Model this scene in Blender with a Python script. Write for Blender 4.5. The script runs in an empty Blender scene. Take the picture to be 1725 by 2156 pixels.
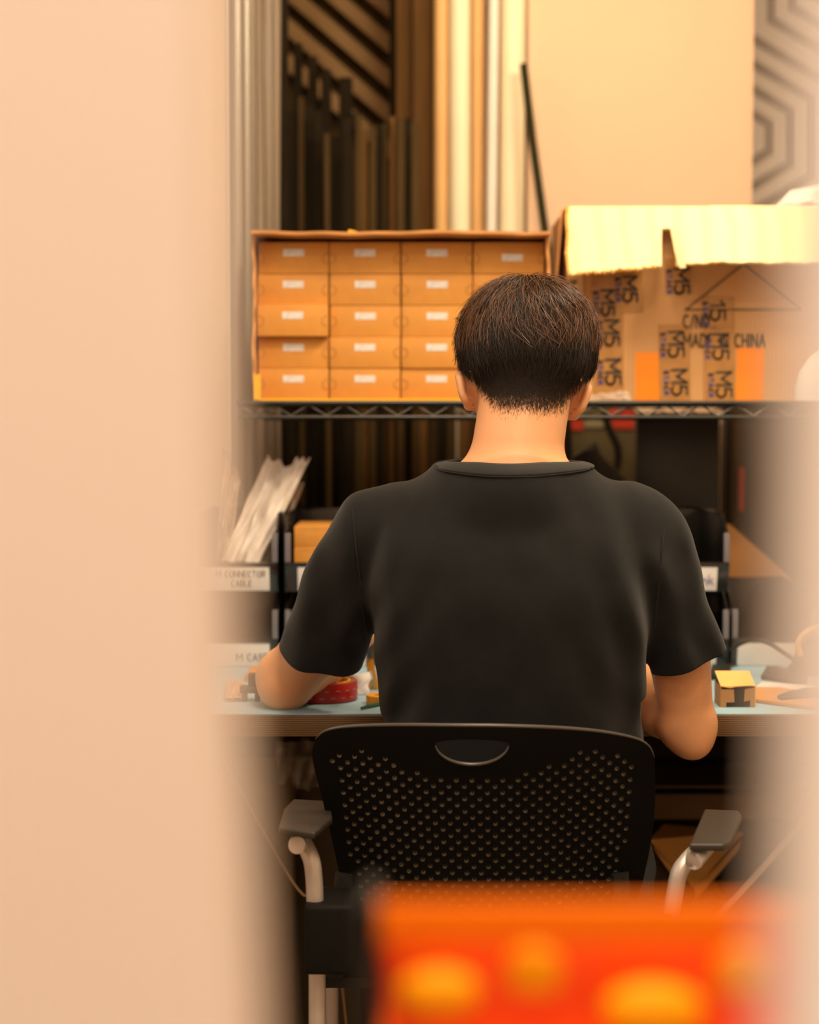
import bpy, bmesh, math, random
import numpy as np
from mathutils import Vector, Matrix, geometry
random.seed(7); rng = np.random.default_rng(7)
PI = math.pi
SC = bpy.context.scene
COL = SC.collection

# ------------------------------------------------------------------ camera
F = 3594.0
CAMZ = 1.145
PITCH = math.atan(178 / F)
cd = bpy.data.cameras.new('camera'); cam = bpy.data.objects.new('camera', cd); COL.objects.link(cam)
cam.location = (0, 0, CAMZ); cam.rotation_euler = (PI / 2 - PITCH, 0, 0)
cd.sensor_fit = 'HORIZONTAL'; cd.sensor_width = 24.0; cd.lens = 50.0
cd.dof.use_dof = True; cd.dof.focus_distance = 2.16; cd.dof.aperture_fstop = 2.3
cd.clip_start = 0.02
SC.camera = cam
CP, SP = math.cos(PITCH), math.sin(PITCH)

def ray(px, py):
    dx = (px - 862.5) / F; dz = -(py - 1078) / F
    return Vector((dx, CP + dz * SP, -SP + dz * CP))
def P(px, py, Y):
    d = ray(px, py); t = Y / d.y
    return Vector((d.x * t, Y, CAMZ + d.z * t))
def PZ(px, py, z):
    d = ray(px, py); t = (z - CAMZ) / d.z
    return Vector((d.x * t, d.y * t, z))

# ------------------------------------------------------------------ light
SC.view_settings.view_transform = 'Standard'; SC.view_settings.look = 'None'
SC.view_settings.gamma = 1.0; SC.view_settings.exposure = 0.0
SC.view_settings.use_curve_mapping = False
w = bpy.data.worlds.new('room_air'); SC.world = w; w.use_nodes = True
w.node_tree.nodes['Background'].inputs[0].default_value = (1.0, 0.72, 0.45, 1)
w.node_tree.nodes['Background'].inputs[1].default_value = 0.06

def area(name, loc, target, sx, sy, power, color):
    l = bpy.data.lights.new(name, 'AREA'); l.shape = 'RECTANGLE'; l.size = sx; l.size_y = sy
    l.energy = power; l.color = color
    o = bpy.data.objects.new(name, l); COL.objects.link(o); o.location = loc
    o.rotation_euler = (Vector(target) - Vector(loc)).to_track_quat('-Z', 'Y').to_euler()
    return o
area('bench_ceiling_lamp', (0.25, 1.80, 2.60), (0.22, 2.25, 0.9), 1.2, 0.30, 24, (1.0, 0.80, 0.56))
area('right_leaf_fill', (0.55, -0.75, 1.45), (0.35, 0.3, 1.15), 0.3, 0.5, 3.2, (1.0, 0.86, 0.72))  # added fill without a fixture, brightens the right door leaf
area('aisle_fill', (0.15, 1.30, 2.62), (0.15, 1.8, 0.9), 0.5, 0.3, 8, (1.0, 0.82, 0.62))  # added fill behind the person for the chair holes, neck and back
area('cart_fill', (0.25, 0.62, 2.62), (0.2, 0.66, 0.9), 0.4, 0.2, 20, (1.0, 0.80, 0.55))  # unseen fill put in to brighten the orange cart
area('flap_fill', (0.85, 2.42, 2.30), (0.62, 2.86, 1.3), 0.25, 0.25, 17, (1.0, 0.80, 0.52))  # extra unseen fill that brightens the torn box flap
area('rear_ceiling_lamp', (0.75, 3.35, 2.62), (0.75, 4.0, 1.3), 0.9, 0.3, 1.7, (1.0, 0.78, 0.55))
area('tube_spot_lamp', (0.12, 3.10, 2.62), (0.10, 3.75, 1.4), 0.2, 0.2, 5, (1.0, 0.80, 0.50))
area('doorway_ceiling_lamp', (-0.15, -0.55, 2.55), (0.0, 0.5, 1.2), 0.9, 0.6, 31, (1.0, 0.86, 0.74))
area('left_cool_fill', (-1.45, 1.35, 1.75), (0.0, 2.2, 1.1), 0.7, 0.9, 3, (0.80, 0.92, 1.0))  # made-up cool fill for the shirt's bluish tint, no window here

# ------------------------------------------------------------------ materials
MATS = {}
def mat(name, col, rough=0.6, metal=0.0, var=0.0, vscale=20.0, bump=0.0, bscale=60.0, spec=0.5, trans=0.0,
        alpha=1.0, emit=None, coat=0.0, stretch=None, col2=None, sheen=0.0, sss=0.0):
    if name in MATS: return MATS[name]
    m = bpy.data.materials.new(name); m.use_nodes = True
    nt = m.node_tree; b = nt.nodes['Principled BSDF']
    b.inputs['Base Color'].default_value = (*col, 1); b.inputs['Roughness'].default_value = rough
    b.inputs['Metallic'].default_value = metal; b.inputs['Specular IOR Level'].default_value = spec
    b.inputs['Transmission Weight'].default_value = trans; b.inputs['Alpha'].default_value = alpha
    b.inputs['Coat Weight'].default_value = coat; b.inputs['Sheen Weight'].default_value = sheen
    if sss:
        b.inputs['Subsurface Weight'].default_value = sss; b.inputs['Subsurface Scale'].default_value = 0.01
        b.inputs['Subsurface Radius'].default_value = (1.0, 0.35, 0.15)
    tc = nt.nodes.new('ShaderNodeTexCoord'); mp = nt.nodes.new('ShaderNodeMapping')
    nt.links.new(tc.outputs['Object'], mp.inputs[0])
    if stretch: mp.inputs['Scale'].default_value = stretch
    if var or col2:
        n = nt.nodes.new('ShaderNodeTexNoise'); n.inputs['Scale'].default_value = vscale; n.inputs['Detail'].default_value = 5
        nt.links.new(mp.outputs[0], n.inputs['Vector'])
        r = nt.nodes.new('ShaderNodeValToRGB')
        c2 = col2 or tuple(max(0, c * (1 - var)) for c in col)
        r.color_ramp.elements[0].position = 0.35; r.color_ramp.elements[1].position = 0.65
        r.color_ramp.elements[0].color = (*c2, 1); r.color_ramp.elements[1].color = (*col, 1)
        nt.links.new(n.outputs[0], r.inputs[0]); nt.links.new(r.outputs[0], b.inputs['Base Color'])
    if bump:
        n = nt.nodes.new('ShaderNodeTexNoise'); n.inputs['Scale'].default_value = bscale; n.inputs['Detail'].default_value = 6
        nt.links.new(mp.outputs[0], n.inputs['Vector'])
        bp = nt.nodes.new('ShaderNodeBump'); bp.inputs['Strength'].default_value = bump; bp.inputs['Distance'].default_value = 0.002
        nt.links.new(n.outputs[0], bp.inputs['Height']); nt.links.new(bp.outputs[0], b.inputs['Normal'])
    if emit:
        b.inputs['Emission Color'].default_value = (*emit[0], 1); b.inputs['Emission Strength'].default_value = emit[1]
    MATS[name] = m
    return m

def wave_mat(name, c1, c2, scale, direction='Z', rough=0.6, bump=0.2, dist=0.4):
    m = mat(name, c1, rough)
    nt = m.node_tree; b = nt.nodes['Principled BSDF']
    tc = nt.nodes.new('ShaderNodeTexCoord')
    wv = nt.nodes.new('ShaderNodeTexWave'); wv.bands_direction = direction
    wv.inputs['Scale'].default_value = scale; wv.inputs['Distortion'].default_value = dist
    wv.inputs['Detail'].default_value = 2; wv.inputs['Detail Scale'].default_value = 1.0
    nt.links.new(tc.outputs['Object'], wv.inputs['Vector'])
    r = nt.nodes.new('ShaderNodeValToRGB')
    r.color_ramp.elements[0].color = (*c2, 1); r.color_ramp.elements[1].color = (*c1, 1)
    r.color_ramp.elements[0].position = 0.1; r.color_ramp.elements[1].position = 0.6
    nt.links.new(wv.outputs[0], r.inputs[0]); nt.links.new(r.outputs[0], b.inputs['Base Color'])
    bp = nt.nodes.new('ShaderNodeBump'); bp.inputs['Strength'].default_value = bump; bp.inputs['Distance'].default_value = 0.001
    nt.links.new(wv.outputs[0], bp.inputs['Height']); nt.links.new(bp.outputs[0], b.inputs['Normal'])
    return m

def plastic_film(name, tint, opac=0.45, rough=0.25, bscale=18, bstr=0.6, stretch=(1, 1, 1)):
    m = bpy.data.materials.new(name); m.use_nodes = True; nt = m.node_tree
    b = nt.nodes['Principled BSDF']; b.inputs['Base Color'].default_value = (*tint, 1); b.inputs['Roughness'].default_value = rough
    b.inputs['Specular IOR Level'].default_value = 0.8
    tc = nt.nodes.new('ShaderNodeTexCoord'); mp = nt.nodes.new('ShaderNodeMapping'); mp.inputs['Scale'].default_value = stretch
    n = nt.nodes.new('ShaderNodeTexNoise'); n.inputs['Scale'].default_value = bscale; n.inputs['Detail'].default_value = 4
    nt.links.new(tc.outputs['Object'], mp.inputs[0]); nt.links.new(mp.outputs[0], n.inputs['Vector'])
    bp = nt.nodes.new('ShaderNodeBump'); bp.inputs['Strength'].default_value = bstr; bp.inputs['Distance'].default_value = 0.004
    nt.links.new(n.outputs[0], bp.inputs['Height']); nt.links.new(bp.outputs[0], b.inputs['Normal'])
    mr = nt.nodes.new('ShaderNodeMapRange'); mr.inputs[1].default_value = 0.35; mr.inputs[2].default_value = 0.7
    mr.inputs[3].default_value = max(0, opac - 0.25); mr.inputs[4].default_value = min(1, opac + 0.25)
    nt.links.new(n.outputs[0], mr.inputs[0]); nt.links.new(mr.outputs[0], b.inputs['Alpha'])
    return m

CARD = mat('cardboard', (0.60, 0.27, 0.075), 0.75, var=0.10, vscale=35, bump=0.10, bscale=120)
CARD_SM = mat('carton_board', (0.66, 0.285, 0.045), 0.65, var=0.06, vscale=50, bump=0.05, bscale=200)
CARD_EDGE = mat('torn_board_edge', (0.75, 0.42, 0.16), 0.9, var=0.35, vscale=90, bump=0.6, bscale=200)
CARD_DARK = mat('brown_board', (0.17, 0.085, 0.03), 0.8, var=0.3, vscale=12)
BLACK = mat('black_plastic', (0.006, 0.006, 0.006), 0.32, bump=0.05, bscale=400)
BLACK_M = mat('black_matte', (0.010, 0.009, 0.007), 0.6)
BIN = mat('bin_black', (0.010, 0.009, 0.008), 0.22, coat=0.3)
BIN_CLEAR = mat('bin_rib', (0.16, 0.15, 0.17), 0.15, coat=0.5)
PAPER = mat('white_paper', (0.82, 0.76, 0.72), 0.7, var=0.05, vscale=60)
STICKER = mat('white_sticker', (0.80, 0.76, 0.72), 0.6, var=0.25, vscale=180)
INK = mat('black_ink', (0.03, 0.027, 0.02), 0.6)
INK_GREY = mat('pencil_ink', (0.12, 0.10, 0.09), 0.6)
INK_BLUE = mat('blue_ink', (0.03, 0.06, 0.30), 0.6)
INK_PURPLE = mat('violet_ink', (0.10, 0.07, 0.35), 0.6)
STEEL = mat('brushed_aluminium', (0.66, 0.58, 0.53), 0.42, metal=0.5, bump=0.04, bscale=300)
WALLM = mat('painted_wall', (0.78, 0.62, 0.47), 0.85, var=0.03, vscale=4, bump=0.05, bscale=90)
DOORM = mat('door_paint', (0.84, 0.68, 0.54), 0.7, var=0.03, vscale=3)
DOORM2 = mat('door_paint_pale', (0.94, 0.84, 0.73), 0.7, var=0.03, vscale=3)
SKIN = mat('skin', (0.85, 0.43, 0.215), 0.5, var=0.08, vscale=25, bump=0.08, bscale=220, sss=0.12)
SHIRT = mat('black_cotton', (0.0115, 0.0115, 0.0115), 0.92, var=0.15, vscale=50, bump=0.10, bscale=700, spec=0.2, sheen=0.10)
HAIR = mat('dark_brown_hair', (0.016, 0.008, 0.004), 0.38, spec=0.45)
HAIR_S = mat('short_hair', (0.022, 0.013, 0.008), 0.6, spec=0.3)

# ------------------------------------------------------------------ object helpers
ORG = {}; LAST = [None]
def worg(o):
    return ORG.get(o.name, Vector((0, 0, 0))) if o is not None else Vector((0, 0, 0))
def thing(name, label, cat, loc, group=None):
    o = bpy.data.objects.new(name, None); COL.objects.link(o); o.empty_display_size = 0.05
    o.location = loc; ORG[o.name] = Vector(loc)
    o['label'] = label; o['category'] = cat
    if group: o['group'] = group
    return o
def tag(o, label, cat, group=None, kind=None):
    o['label'] = label; o['category'] = cat
    if group: o['group'] = group
    if kind: o['kind'] = kind
    return o
def struct(o):
    o['kind'] = 'structure'; return o

def link_mesh(name, me, m, parent=None, smooth=False):
    vs = np.empty(len(me.vertices) * 3, dtype=np.float64); me.vertices.foreach_get('co', vs); vs = vs.reshape(-1, 3)
    lo, hi = vs.min(0), vs.max(0)
    c = Vector(((lo[0] + hi[0]) / 2, (lo[1] + hi[1]) / 2, lo[2] if parent is None else (lo[2] + hi[2]) / 2))
    me.vertices.foreach_set('co', (vs - np.array(c)).ravel())
    me.update()
    if smooth: me.polygons.foreach_set('use_smooth', [True] * len(me.polygons))
    if m is not None: me.materials.append(m)
    o = bpy.data.objects.new(name, me); COL.objects.link(o)
    ORG[o.name] = c; LAST[0] = o
    if parent is not None:
        o.parent = parent; o.location = c - worg(parent)
    else: o.location = c
    return o

def copy_tree(o, parent=None):
    c = o.copy(); COL.objects.link(c)
    if parent is not None: c.parent = parent
    for ch in list(o.children): copy_tree(ch, c)
    return c

class MB:
    def __init__(s): s.v = []; s.f = []
    def add(s, vs, fs):
        n = len(s.v); s.v += [Vector(v) for v in vs]; s.f += [tuple(i + n for i in f) for f in fs]; return s
    def box(s, lo, hi, M=None):
        x0, y0, z0 = lo; x1, y1, z1 = hi
        vs = [Vector(p) for p in ((x0, y0, z0), (x1, y0, z0), (x1, y1, z0), (x0, y1, z0), (x0, y0, z1), (x1, y0, z1), (x1, y1, z1), (x0, y1, z1))]
        if M: vs = [M @ v for v in vs]
        return s.add(vs, [(0, 3, 2, 1), (4, 5, 6, 7), (0, 1, 5, 4), (1, 2, 6, 5), (2, 3, 7, 6), (3, 0, 4, 7)])
    def tube(s, pts, r, n=12, cap=True):
        pts = [Vector(p) for p in pts]; k = len(pts)
        rs = r if isinstance(r, (list, tuple)) else [r] * k
        t0 = (pts[1] - pts[0]).normalized()
        u = t0.cross(Vector((0, 0, 1)))
        if u.length < 1e-3: u = t0.cross(Vector((1, 0, 0)))
        u.normalize(); base = len(s.v)
        for i, p in enumerate(pts):
            t = (pts[min(i + 1, k - 1)] - pts[max(i - 1, 0)]).normalized()
            u = (u - t * u.dot(t)).normalized(); w_ = t.cross(u)
            for j in range(n):
                a = 2 * PI * j / n
                s.v.append(p + (u * math.cos(a) + w_ * math.sin(a)) * rs[i])
        for i in range(k - 1):
            for j in range(n):
                a = base + i * n + j; b = base + i * n + (j + 1) % n
                s.f.append((a, b, b + n, a + n))
        if cap:
            s.f.append(tuple(base + j for j in range(n))[::-1]); s.f.append(tuple(base + (k - 1) * n + j for j in range(n)))
        return s
    def lathe(s, prof, c, n=40, sx=1, sy=1):
        base = len(s.v); c = Vector(c)
        for (r, z) in prof:
            for j in range(n):
                a = 2 * PI * j / n
                s.v.append(c + Vector((r * math.cos(a) * sx, r * math.sin(a) * sy, z)))
        for i in range(len(prof) - 1):
            for j in range(n):
                a = base + i * n + j; b = base + i * n + (j + 1) % n
                s.f.append((a, b, b + n, a + n))
        s.f.append(tuple(base + j for j in range(n))[::-1]); s.f.append(tuple(base + (len(prof) - 1) * n + j for j in range(n)))
        return s
    def prism(s, pts, off):
        off = Vector(off); pts = [Vector(p) for p in pts]; n = len(pts); base = len(s.v)
        s.v += pts + [p + off for p in pts]
        s.f.append(tuple(base + i for i in range(n))); s.f.append(tuple(base + n + i for i in range(n))[::-1])
        for i in range(n):
            j = (i + 1) % n; s.f.append((base + i, base + n + i, base + n + j, base + j))
        return s
    def build(s, name, m, parent=None, smooth=False, bevel=0.0, seg=2, fix=True):
        me = bpy.data.meshes.new(name)
        me.from_pydata([tuple(v) for v in s.v], [], s.f)
        if fix or bevel:
            bm = bmesh.new(); bm.from_mesh(me)
            bmesh.ops.recalc_face_normals(bm, faces=bm.faces)
            if bevel:
                es = [e for e in bm.edges if len(e.link_faces) == 2 and e.calc_face_angle(0) > 0.6]
                bmesh.ops.bevel(bm, geom=es, offset=bevel, segments=seg, profile=0.6, affect='EDGES', clamp_overlap=True)
            bm.to_mesh(me); bm.free()
        o = link_mesh(name, me, m, parent, smooth)
        if smooth or bevel:
            me.polygons.foreach_set('use_smooth', [True] * len(me.polygons))
            try: me.set_sharp_from_angle(angle=0.7)
            except Exception: pass
        return o

def arc_pts(cx, cy, rx, ry, a0, a1, n=10):
    return [(cx + rx * math.cos(math.radians(a0 + (a1 - a0) * i / n)), cy + ry * math.sin(math.radians(a0 + (a1 - a0) * i / n))) for i in range(n + 1)]
def smooth_path(pts, n=8):
    pts = [Vector(p) for p in pts]; out = []
    for i in range(len(pts) - 1):
        p0 = pts[max(i - 1, 0)]; p1 = pts[i]; p2 = pts[i + 1]; p3 = pts[min(i + 2, len(pts) - 1)]
        for k in range(n):
            t = k / n
            out.append(0.5 * ((2 * p1) + (p2 - p0) * t + (2 * p0 - 5 * p1 + 4 * p2 - p3) * t * t + (3 * p1 - p0 - 3 * p2 + p3) * t ** 3))
    out.append(pts[-1]); return out

# ------------------------------------------------------------------ stroke lettering
GL = {
 'M': (0.9, [[(0, 0), (0, 1), (.45, .35), (.9, 1), (.9, 0)]]),
 'W': (0.9, [[(0, 1), (.22, 0), (.45, .7), (.68, 0), (.9, 1)]]),
 '5': (0.62, [[(.6, 1), (.06, 1), (.03, .58)] + arc_pts(.28, .31, .34, .31, 95, -140, 12)]),
 'S': (0.6, [arc_pts(.3, .74, .27, .25, 30, 250, 9) + arc_pts(.3, .25, .29, .25, 80, -150, 9)]),
 'T': (0.66, [[(0, 1), (.66, 1)], [(.33, 1), (.33, 0)]]),
 'A': (0.7, [[(0, 0), (.35, 1), (.7, 0)], [(.13, .36), (.57, .36)]]),
 'C': (0.64, [arc_pts(.36, .5, .35, .5, 50, 310, 14)]),
 'K': (0.62, [[(0, 0), (0, 1)], [(.6, 1), (0, .42)], [(.18, .58), (.62, 0)]]),
 'N': (0.66, [[(0, 0), (0, 1), (.66, 0), (.66, 1)]]),
 'O': (0.72, [arc_pts(.36, .5, .36, .5, 0, 360, 18)]),
 'D': (0.66, [[(0, 0), (0, 1), (.25, 1)] + arc_pts(.25, .5, .41, .5, 90, -90, 10) + [(0, 0)]]),
 'E': (0.55, [[(.55, 1), (0, 1), (0, 0), (.55, 0)], [(0, .52), (.45, .52)]]),
 'I': (0.05, [[(.02, 0), (.02, 1)]]),
 'H': (0.62, [[(0, 0), (0, 1)], [(.62, 0), (.62, 1)], [(0, .5), (.62, .5)]]),
 'L': (0.5, [[(0, 1), (0, 0), (.5, 0)]]),
 'B': (0.6, [[(0, 0), (0, 1), (.3, 1)] + arc_pts(.3, .76, .25, .24, 90, -90, 6) + [(0, .52), (.3, .52)] + arc_pts(.3, .26, .3, .26, 90, -90, 6) + [(0, 0)]]),
 'R': (0.6, [[(0, 0), (0, 1), (.3, 1)] + arc_pts(.3, .74, .28, .26, 90, -90, 8) + [(0, .48)], [(.25, .48), (.6, 0)]]),
 'n': (0.5, [[(0, 0), (0, .6)], [(0, .42)] + arc_pts(.24, .38, .24, .22, 160, 0, 6) + [(.48, 0)]]),
 'k': (0.5, [[(0, 0), (0, 1)], [(.45, .62), (0, .28)], [(.12, .38), (.5, 0)]]),
 '1': (0.3, [[(0, .7), (.28, 1), (.28, 0)]]),
 '/': (0.4, [[(0, -.05), (.4, 1.05)]]),
 '.': (0.1, [[(.03, .0), (.08, .06)]]),
 ':': (0.1, [[(.03, .0), (.08, .06)], [(.03, .5), (.08, .56)]]),
 ' ': (0.35, []),
}
def text_into(mb, txt, o, xd, yd, h, stroke, wf=1.0, gap=0.22, thick=0.0004, jitter=0.0):
    o = Vector(o); xd = Vector(xd).normalized(); yd = Vector(yd).normalized(); nd = xd.cross(yd)
    cur = 0.0
    for ch in txt:
        wd, strokes = GL[ch]
        jy = random.uniform(-jitter, jitter)
        for st in strokes:
            pts = [o + xd * ((cur + p[0] * wf) * h) + yd * ((p[1] + jy) * h) for p in st]
            for a, b in zip(pts[:-1], pts[1:]):
                t = (b - a)
                if t.length < 1e-6: continue
                t.normalize(); n = nd.cross(t) * (stroke / 2); e = t * (stroke * 0.35)
                mb.prism([a - e - n, b + e - n, b + e + n, a - e + n], nd * thick)
        cur += wd * wf + gap
    return cur * h
def text_width(txt, wf=1.0, gap=0.22):
    return sum(GL[c][0] * wf + gap for c in txt) - gap

# ------------------------------------------------------------------ room shell
def quadbox(name, lo, hi, m):
    return struct(MB().box(lo, hi).build(name, m))
FLOORM = mat('grey_brown_floor', (0.20, 0.15, 0.10), 0.5, var=0.25, vscale=6)
quadbox('floor', (-1.9, -1.3, -0.05), (2.1, 4.75, 0.0), FLOORM)
quadbox('ceiling', (-1.9, -1.3, 2.7), (2.1, 4.75, 2.75), mat('ceiling_paint', (0.5, 0.42, 0.33), 0.9, var=0.03))
WB = mat('white_wall', (0.90, 0.82, 0.74), 0.85, var=0.03, vscale=4)
wall_back = quadbox('wall_back', (-1.9, 4.60, 0), (2.1, 4.70, 2.7), WB)
quadbox('wall_right', (2.0, -1.3, 0), (2.1, 4.6, 2.7), WALLM)
quadbox('wall_rear', (-1.9, -1.3, 0), (2.1, -1.2, 2.7), WALLM)
xl = P(478, 400, 3.14).x
quadbox('wall_left', (-1.9, 3.14, 0), (xl, 3.19, 2.7), WALLM)
quadbox('wall_side', (-1.9, -1.2, 0), (-1.8, 4.6, 2.7), WALLM)
struct(MB().box((xl - 0.0005, 3.132, 0.0), (xl + 0.004, 3.195, 2.7)).build('trim_1', mat('corner_bead', (0.9, 0.82, 0.74), 0.3), bevel=0.0008))
# hexagon pattern painted on the far wall
mu = MB(); YM = 4.60
def hexring(cx, cy, a, t):
    o_, i_ = [], []
    for k in range(6):
        an = math.radians(30 + 60 * k + 60)
        for rr, lst in ((a * 1.1547 + t * .577, o_), (a * 1.1547 - t * .577, i_)):
            lst.append(P(cx + rr * math.cos(an), cy - rr * math.sin(an), YM) - Vector((0, .0015, 0)))
    for k in range(6):
        j = (k + 1) % 6; mu.prism([o_[k], o_[j], i_[j], i_[k]], (0, .0012, 0))
for a_ in (50, 96, 142, 188): hexring(1572, 290, a_, 19)
for a_ in (50, 96, 142): hexring(1572 + 188 + 8, 290 - 330, a_, 19)
for a_ in (50, 96, 142, 188): hexring(1572 + 376 + 10, 290, a_, 19)
mu.build('trim_2', mat('grey_mural_paint', (0.34, 0.29, 0.24), 0.8, var=0.1))['kind'] = 'structure'

# near door leaves that frame the view (far out of focus)
YL = 0.38
def edge(px, py, Y): return P(px, py, Y).x
pl = [(-1.75, 0), (edge(700, 2156, YL) + .02, 0.0), (edge(560, 2156, YL), P(0, 2156, YL).z), (edge(540, 1800, YL), P(0, 1800, YL).z), (edge(505, 1400, YL), P(0, 1400, YL).z),
      (edge(492, 1000, YL), P(0, 1000, YL).z), (edge(470, 0, YL), P(0, 0, YL).z), (edge(470, 0, YL), 2.7), (-1.75, 2.7)]
struct(MB().prism([Vector((x, YL, z)) for x, z in pl], (0, -0.03, 0)).build('wall_front_left', DOORM))
YR = 0.30
pr = [(1.9, 0), (edge(1610, 2156, YR), 0.0), (edge(1610, 2156, YR), P(0, 2156, YR).z), (edge(1635, 1500, YR), P(0, 1500, YR).z),
      (edge(1655, 700, YR), P(0, 700, YR).z), (edge(1680, 0, YR), P(0, 0, YR).z), (edge(1680, 0, YR), 2.7), (1.9, 2.7)]
struct(MB().prism([Vector((x, YR, z)) for x, z in pr], (0, -0.02, 0)).build('wall_front_right', DOORM2))

# ------------------------------------------------------------------ background stock
def post_board(name, px0, px1, pytop, Y, m, label, cat, group=None, th=0.02, zb=0.0, lean=0.0, bevel=0.002):
    a = P(px0, pytop, Y); b = P(px1, pytop, Y); zt = a.z if pytop > -200 else 2.6
    mb = MB(); mb.box((a.x, Y, zb), (b.x, Y + th, zt))
    if lean:
        for v in mb.v:
            v.x += lean * (v.z - 1.3)
    o = mb.build(name, m, bevel=bevel); return tag(o, label, cat, group)

PANEL = mat('pale_panel', (0.74, 0.50, 0.33), 0.7, var=0.04, vscale=3)
o = MB().box((P(1112, 0, 3.75).x, 3.75, 0), (P(1590, 0, 3.75).x, 3.79, 2.55)).build('display_panel', PANEL, bevel=0.004)
tag(o, 'wide pale beige panel standing behind the big shipping box, beside the patterned wall', 'panel')
# tall rolls and boards between the panel and the dark stack
TUBE1 = mat('kraft_tube', (0.78, 0.45, 0.18), 0.7, var=0.08, vscale=8)
TUBE2 = mat('cream_tube', (0.92, 0.80, 0.55), 0.55, var=0.05, vscale=8)
TUBE3 = mat('white_foam', (0.88, 0.78, 0.70), 0.6, var=0.04, vscale=8)
def pole(px0, px1, Y, m, label, lean=0.0, top=2.55, name='paper_roll', cat='roll'):
    a = P(px0, 450, Y).x; b = P(px1, 450, Y).x; r = (b - a) / 2; c = (a + b) / 2
    mb = MB(); zs = (0, top)
    pts = [(c + lean * (z - 1.3), Y + r, z) for z in np.linspace(0, top, 8)]
    mb.tube(pts, r, 28)
    return tag(mb.build(name, m, smooth=True), label, cat)
pole(914, 945, 3.72, TUBE1, 'tan kraft paper roll, leftmost of the tall rolls above the small cartons', -0.0)
pole(945, 991, 3.70, TUBE2, 'thick bright cream paper roll, the widest of the tall standing rolls', 0.0)
pole(991, 1021, 3.75, TUBE1, 'brown kraft roll standing just right of the wide cream roll', 0.0)
pole(1022, 1043, 3.71, TUBE3, 'slim whitish foam tube between the brown roll and the last cream roll', 0.01, name='foam_tube', cat='tube')
pole(1050, 1103, 3.72, TUBE2, 'cream paper roll standing beside the left edge of the beige panel', 0.006)
sp = MB().tube([P(1103, 135, 3.68), P(1122, 300, 3.66), P(1150, 500, 3.62), P(1190, 800, 3.55), Vector((P(1260, 0, 3.44).x, 3.44, .004))], 0.009, 10)
tag(sp.build('metal_rod', mat('olive_rod', (0.03, 0.027, 0.01), 0.9, spec=.1), smooth=True), 'thin dark rod leaning against the beige panel behind the carton box', 'rod')
BR = mat('stained_board', (0.15, 0.072, 0.022), 0.8, spec=.1, var=0.25, vscale=6, stretch=(8, 8, .6))
BR2 = mat('dark_stained_board', (0.075, 0.044, 0.015), 0.8, spec=.1, var=0.35, vscale=6, stretch=(8, 8, .6))
BR3 = mat('nearly_black_board', (0.016, 0.010, 0.004), 0.8, var=0.2, spec=.1)
post_board('wooden_board', 872, 916, -300, 3.80, BR, 'tall brown board standing directly left of the tan rolls', 'board', 'tall boards')
post_board('wooden_board', 834, 871, -300, 3.86, BR, 'greyish brown board second to the left from the tan rolls', 'board', 'tall boards')
post_board('wooden_board', 820, 835, -300, 3.90, BR3, 'narrow black board at the end of the diagonal slats', 'board', 'tall boards')
# black pole by the plastic sheet
post_board('steel_post', 580, 604, -300, 3.47, BR3, 'black steel upright at the left of the dark rack, above the carton box', 'post', th=0.03)
# diagonal slats (back of a slatted screen)
sl = thing('slatted_screen', 'brown screen of diagonal slats high behind the stacked boards', 'screen', (P(715, 0, 4.3).x, 4.3, 0))
SLM = mat('slat_wood', (0.36, 0.20, 0.07), 0.7, var=0.2, vscale=5)
MB().box((P(596, 0, 4.35).x, 4.33, 0), (P(840, 0, 4.35).x, 4.35, 2.6)).build('back_board', BR2, sl)
for k in range(7):
    y0 = -330 + k * 74 + 10
    a = P(600, y0, 4.28); b = P(836, y0 + 205, 4.28); hh = 0.023
    MB().prism([a + Vector((0, 0, -hh)), b + Vector((0, 0, -hh)), b + Vector((0, 0, hh)), a + Vector((0, 0, hh))], (0, 0.02, 0)).build('slat', SLM, sl, bevel=0.002)
# staggered dark bars
for i, (a, b, t) in enumerate([(618, 636, 90), (648, 668, 118), (676, 697, 145), (714, 742, 162)]):
    o = post_board('rack_bar', a, b, t, 3.95 - 0.03 * i, BR3, ['tallest dark bar, nearest the black upright', 'second dark bar of the descending row of four',
        'third dark bar of the descending row of four', 'thick dark bar with a clamp, last of the descending row'][i], 'bar', 'descending dark bars', th=0.025)
MB().box(P(730, 268, 3.84), P(757, 236, 3.84) + Vector((0, .06, 0))).build('clamp', BR3, o, bevel=0.003)
# crowd of thin boards
xs_ = [606, 628, 640, 662, 684, 700, 722, 748, 762, 778, 792, 806, 820, 836, 852, 868, 884, 902, 922, 946, 966, 990, 1012]
k = 0
for i in range(len(xs_) - 1):
    a, b = xs_[i], xs_[i + 1] - random.choice([0, 1, 2, 5])
    Y = 3.60 + random.uniform(-.04, .05)
    if a < 740: top = 215 + random.randint(-30, 50) + (a - 606) * 0.3
    elif a < 870: top = 245 + random.randint(-15, 35)
    else: top = 505
    m_ = [BR2, BR3, BR2, BR][(i * 7 + 3) % 4] if a > 740 else [BR3, BR2, BR3][i % 3]
    if a < 740 or 740 <= a:
        o = post_board('stock_strip', a, b, top, Y, m_, 'one of the thin dark wooden strips packed together behind the small cartons', 'strip', 'packed wooden strips', th=0.012, lean=random.uniform(-.004, .004))
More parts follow.
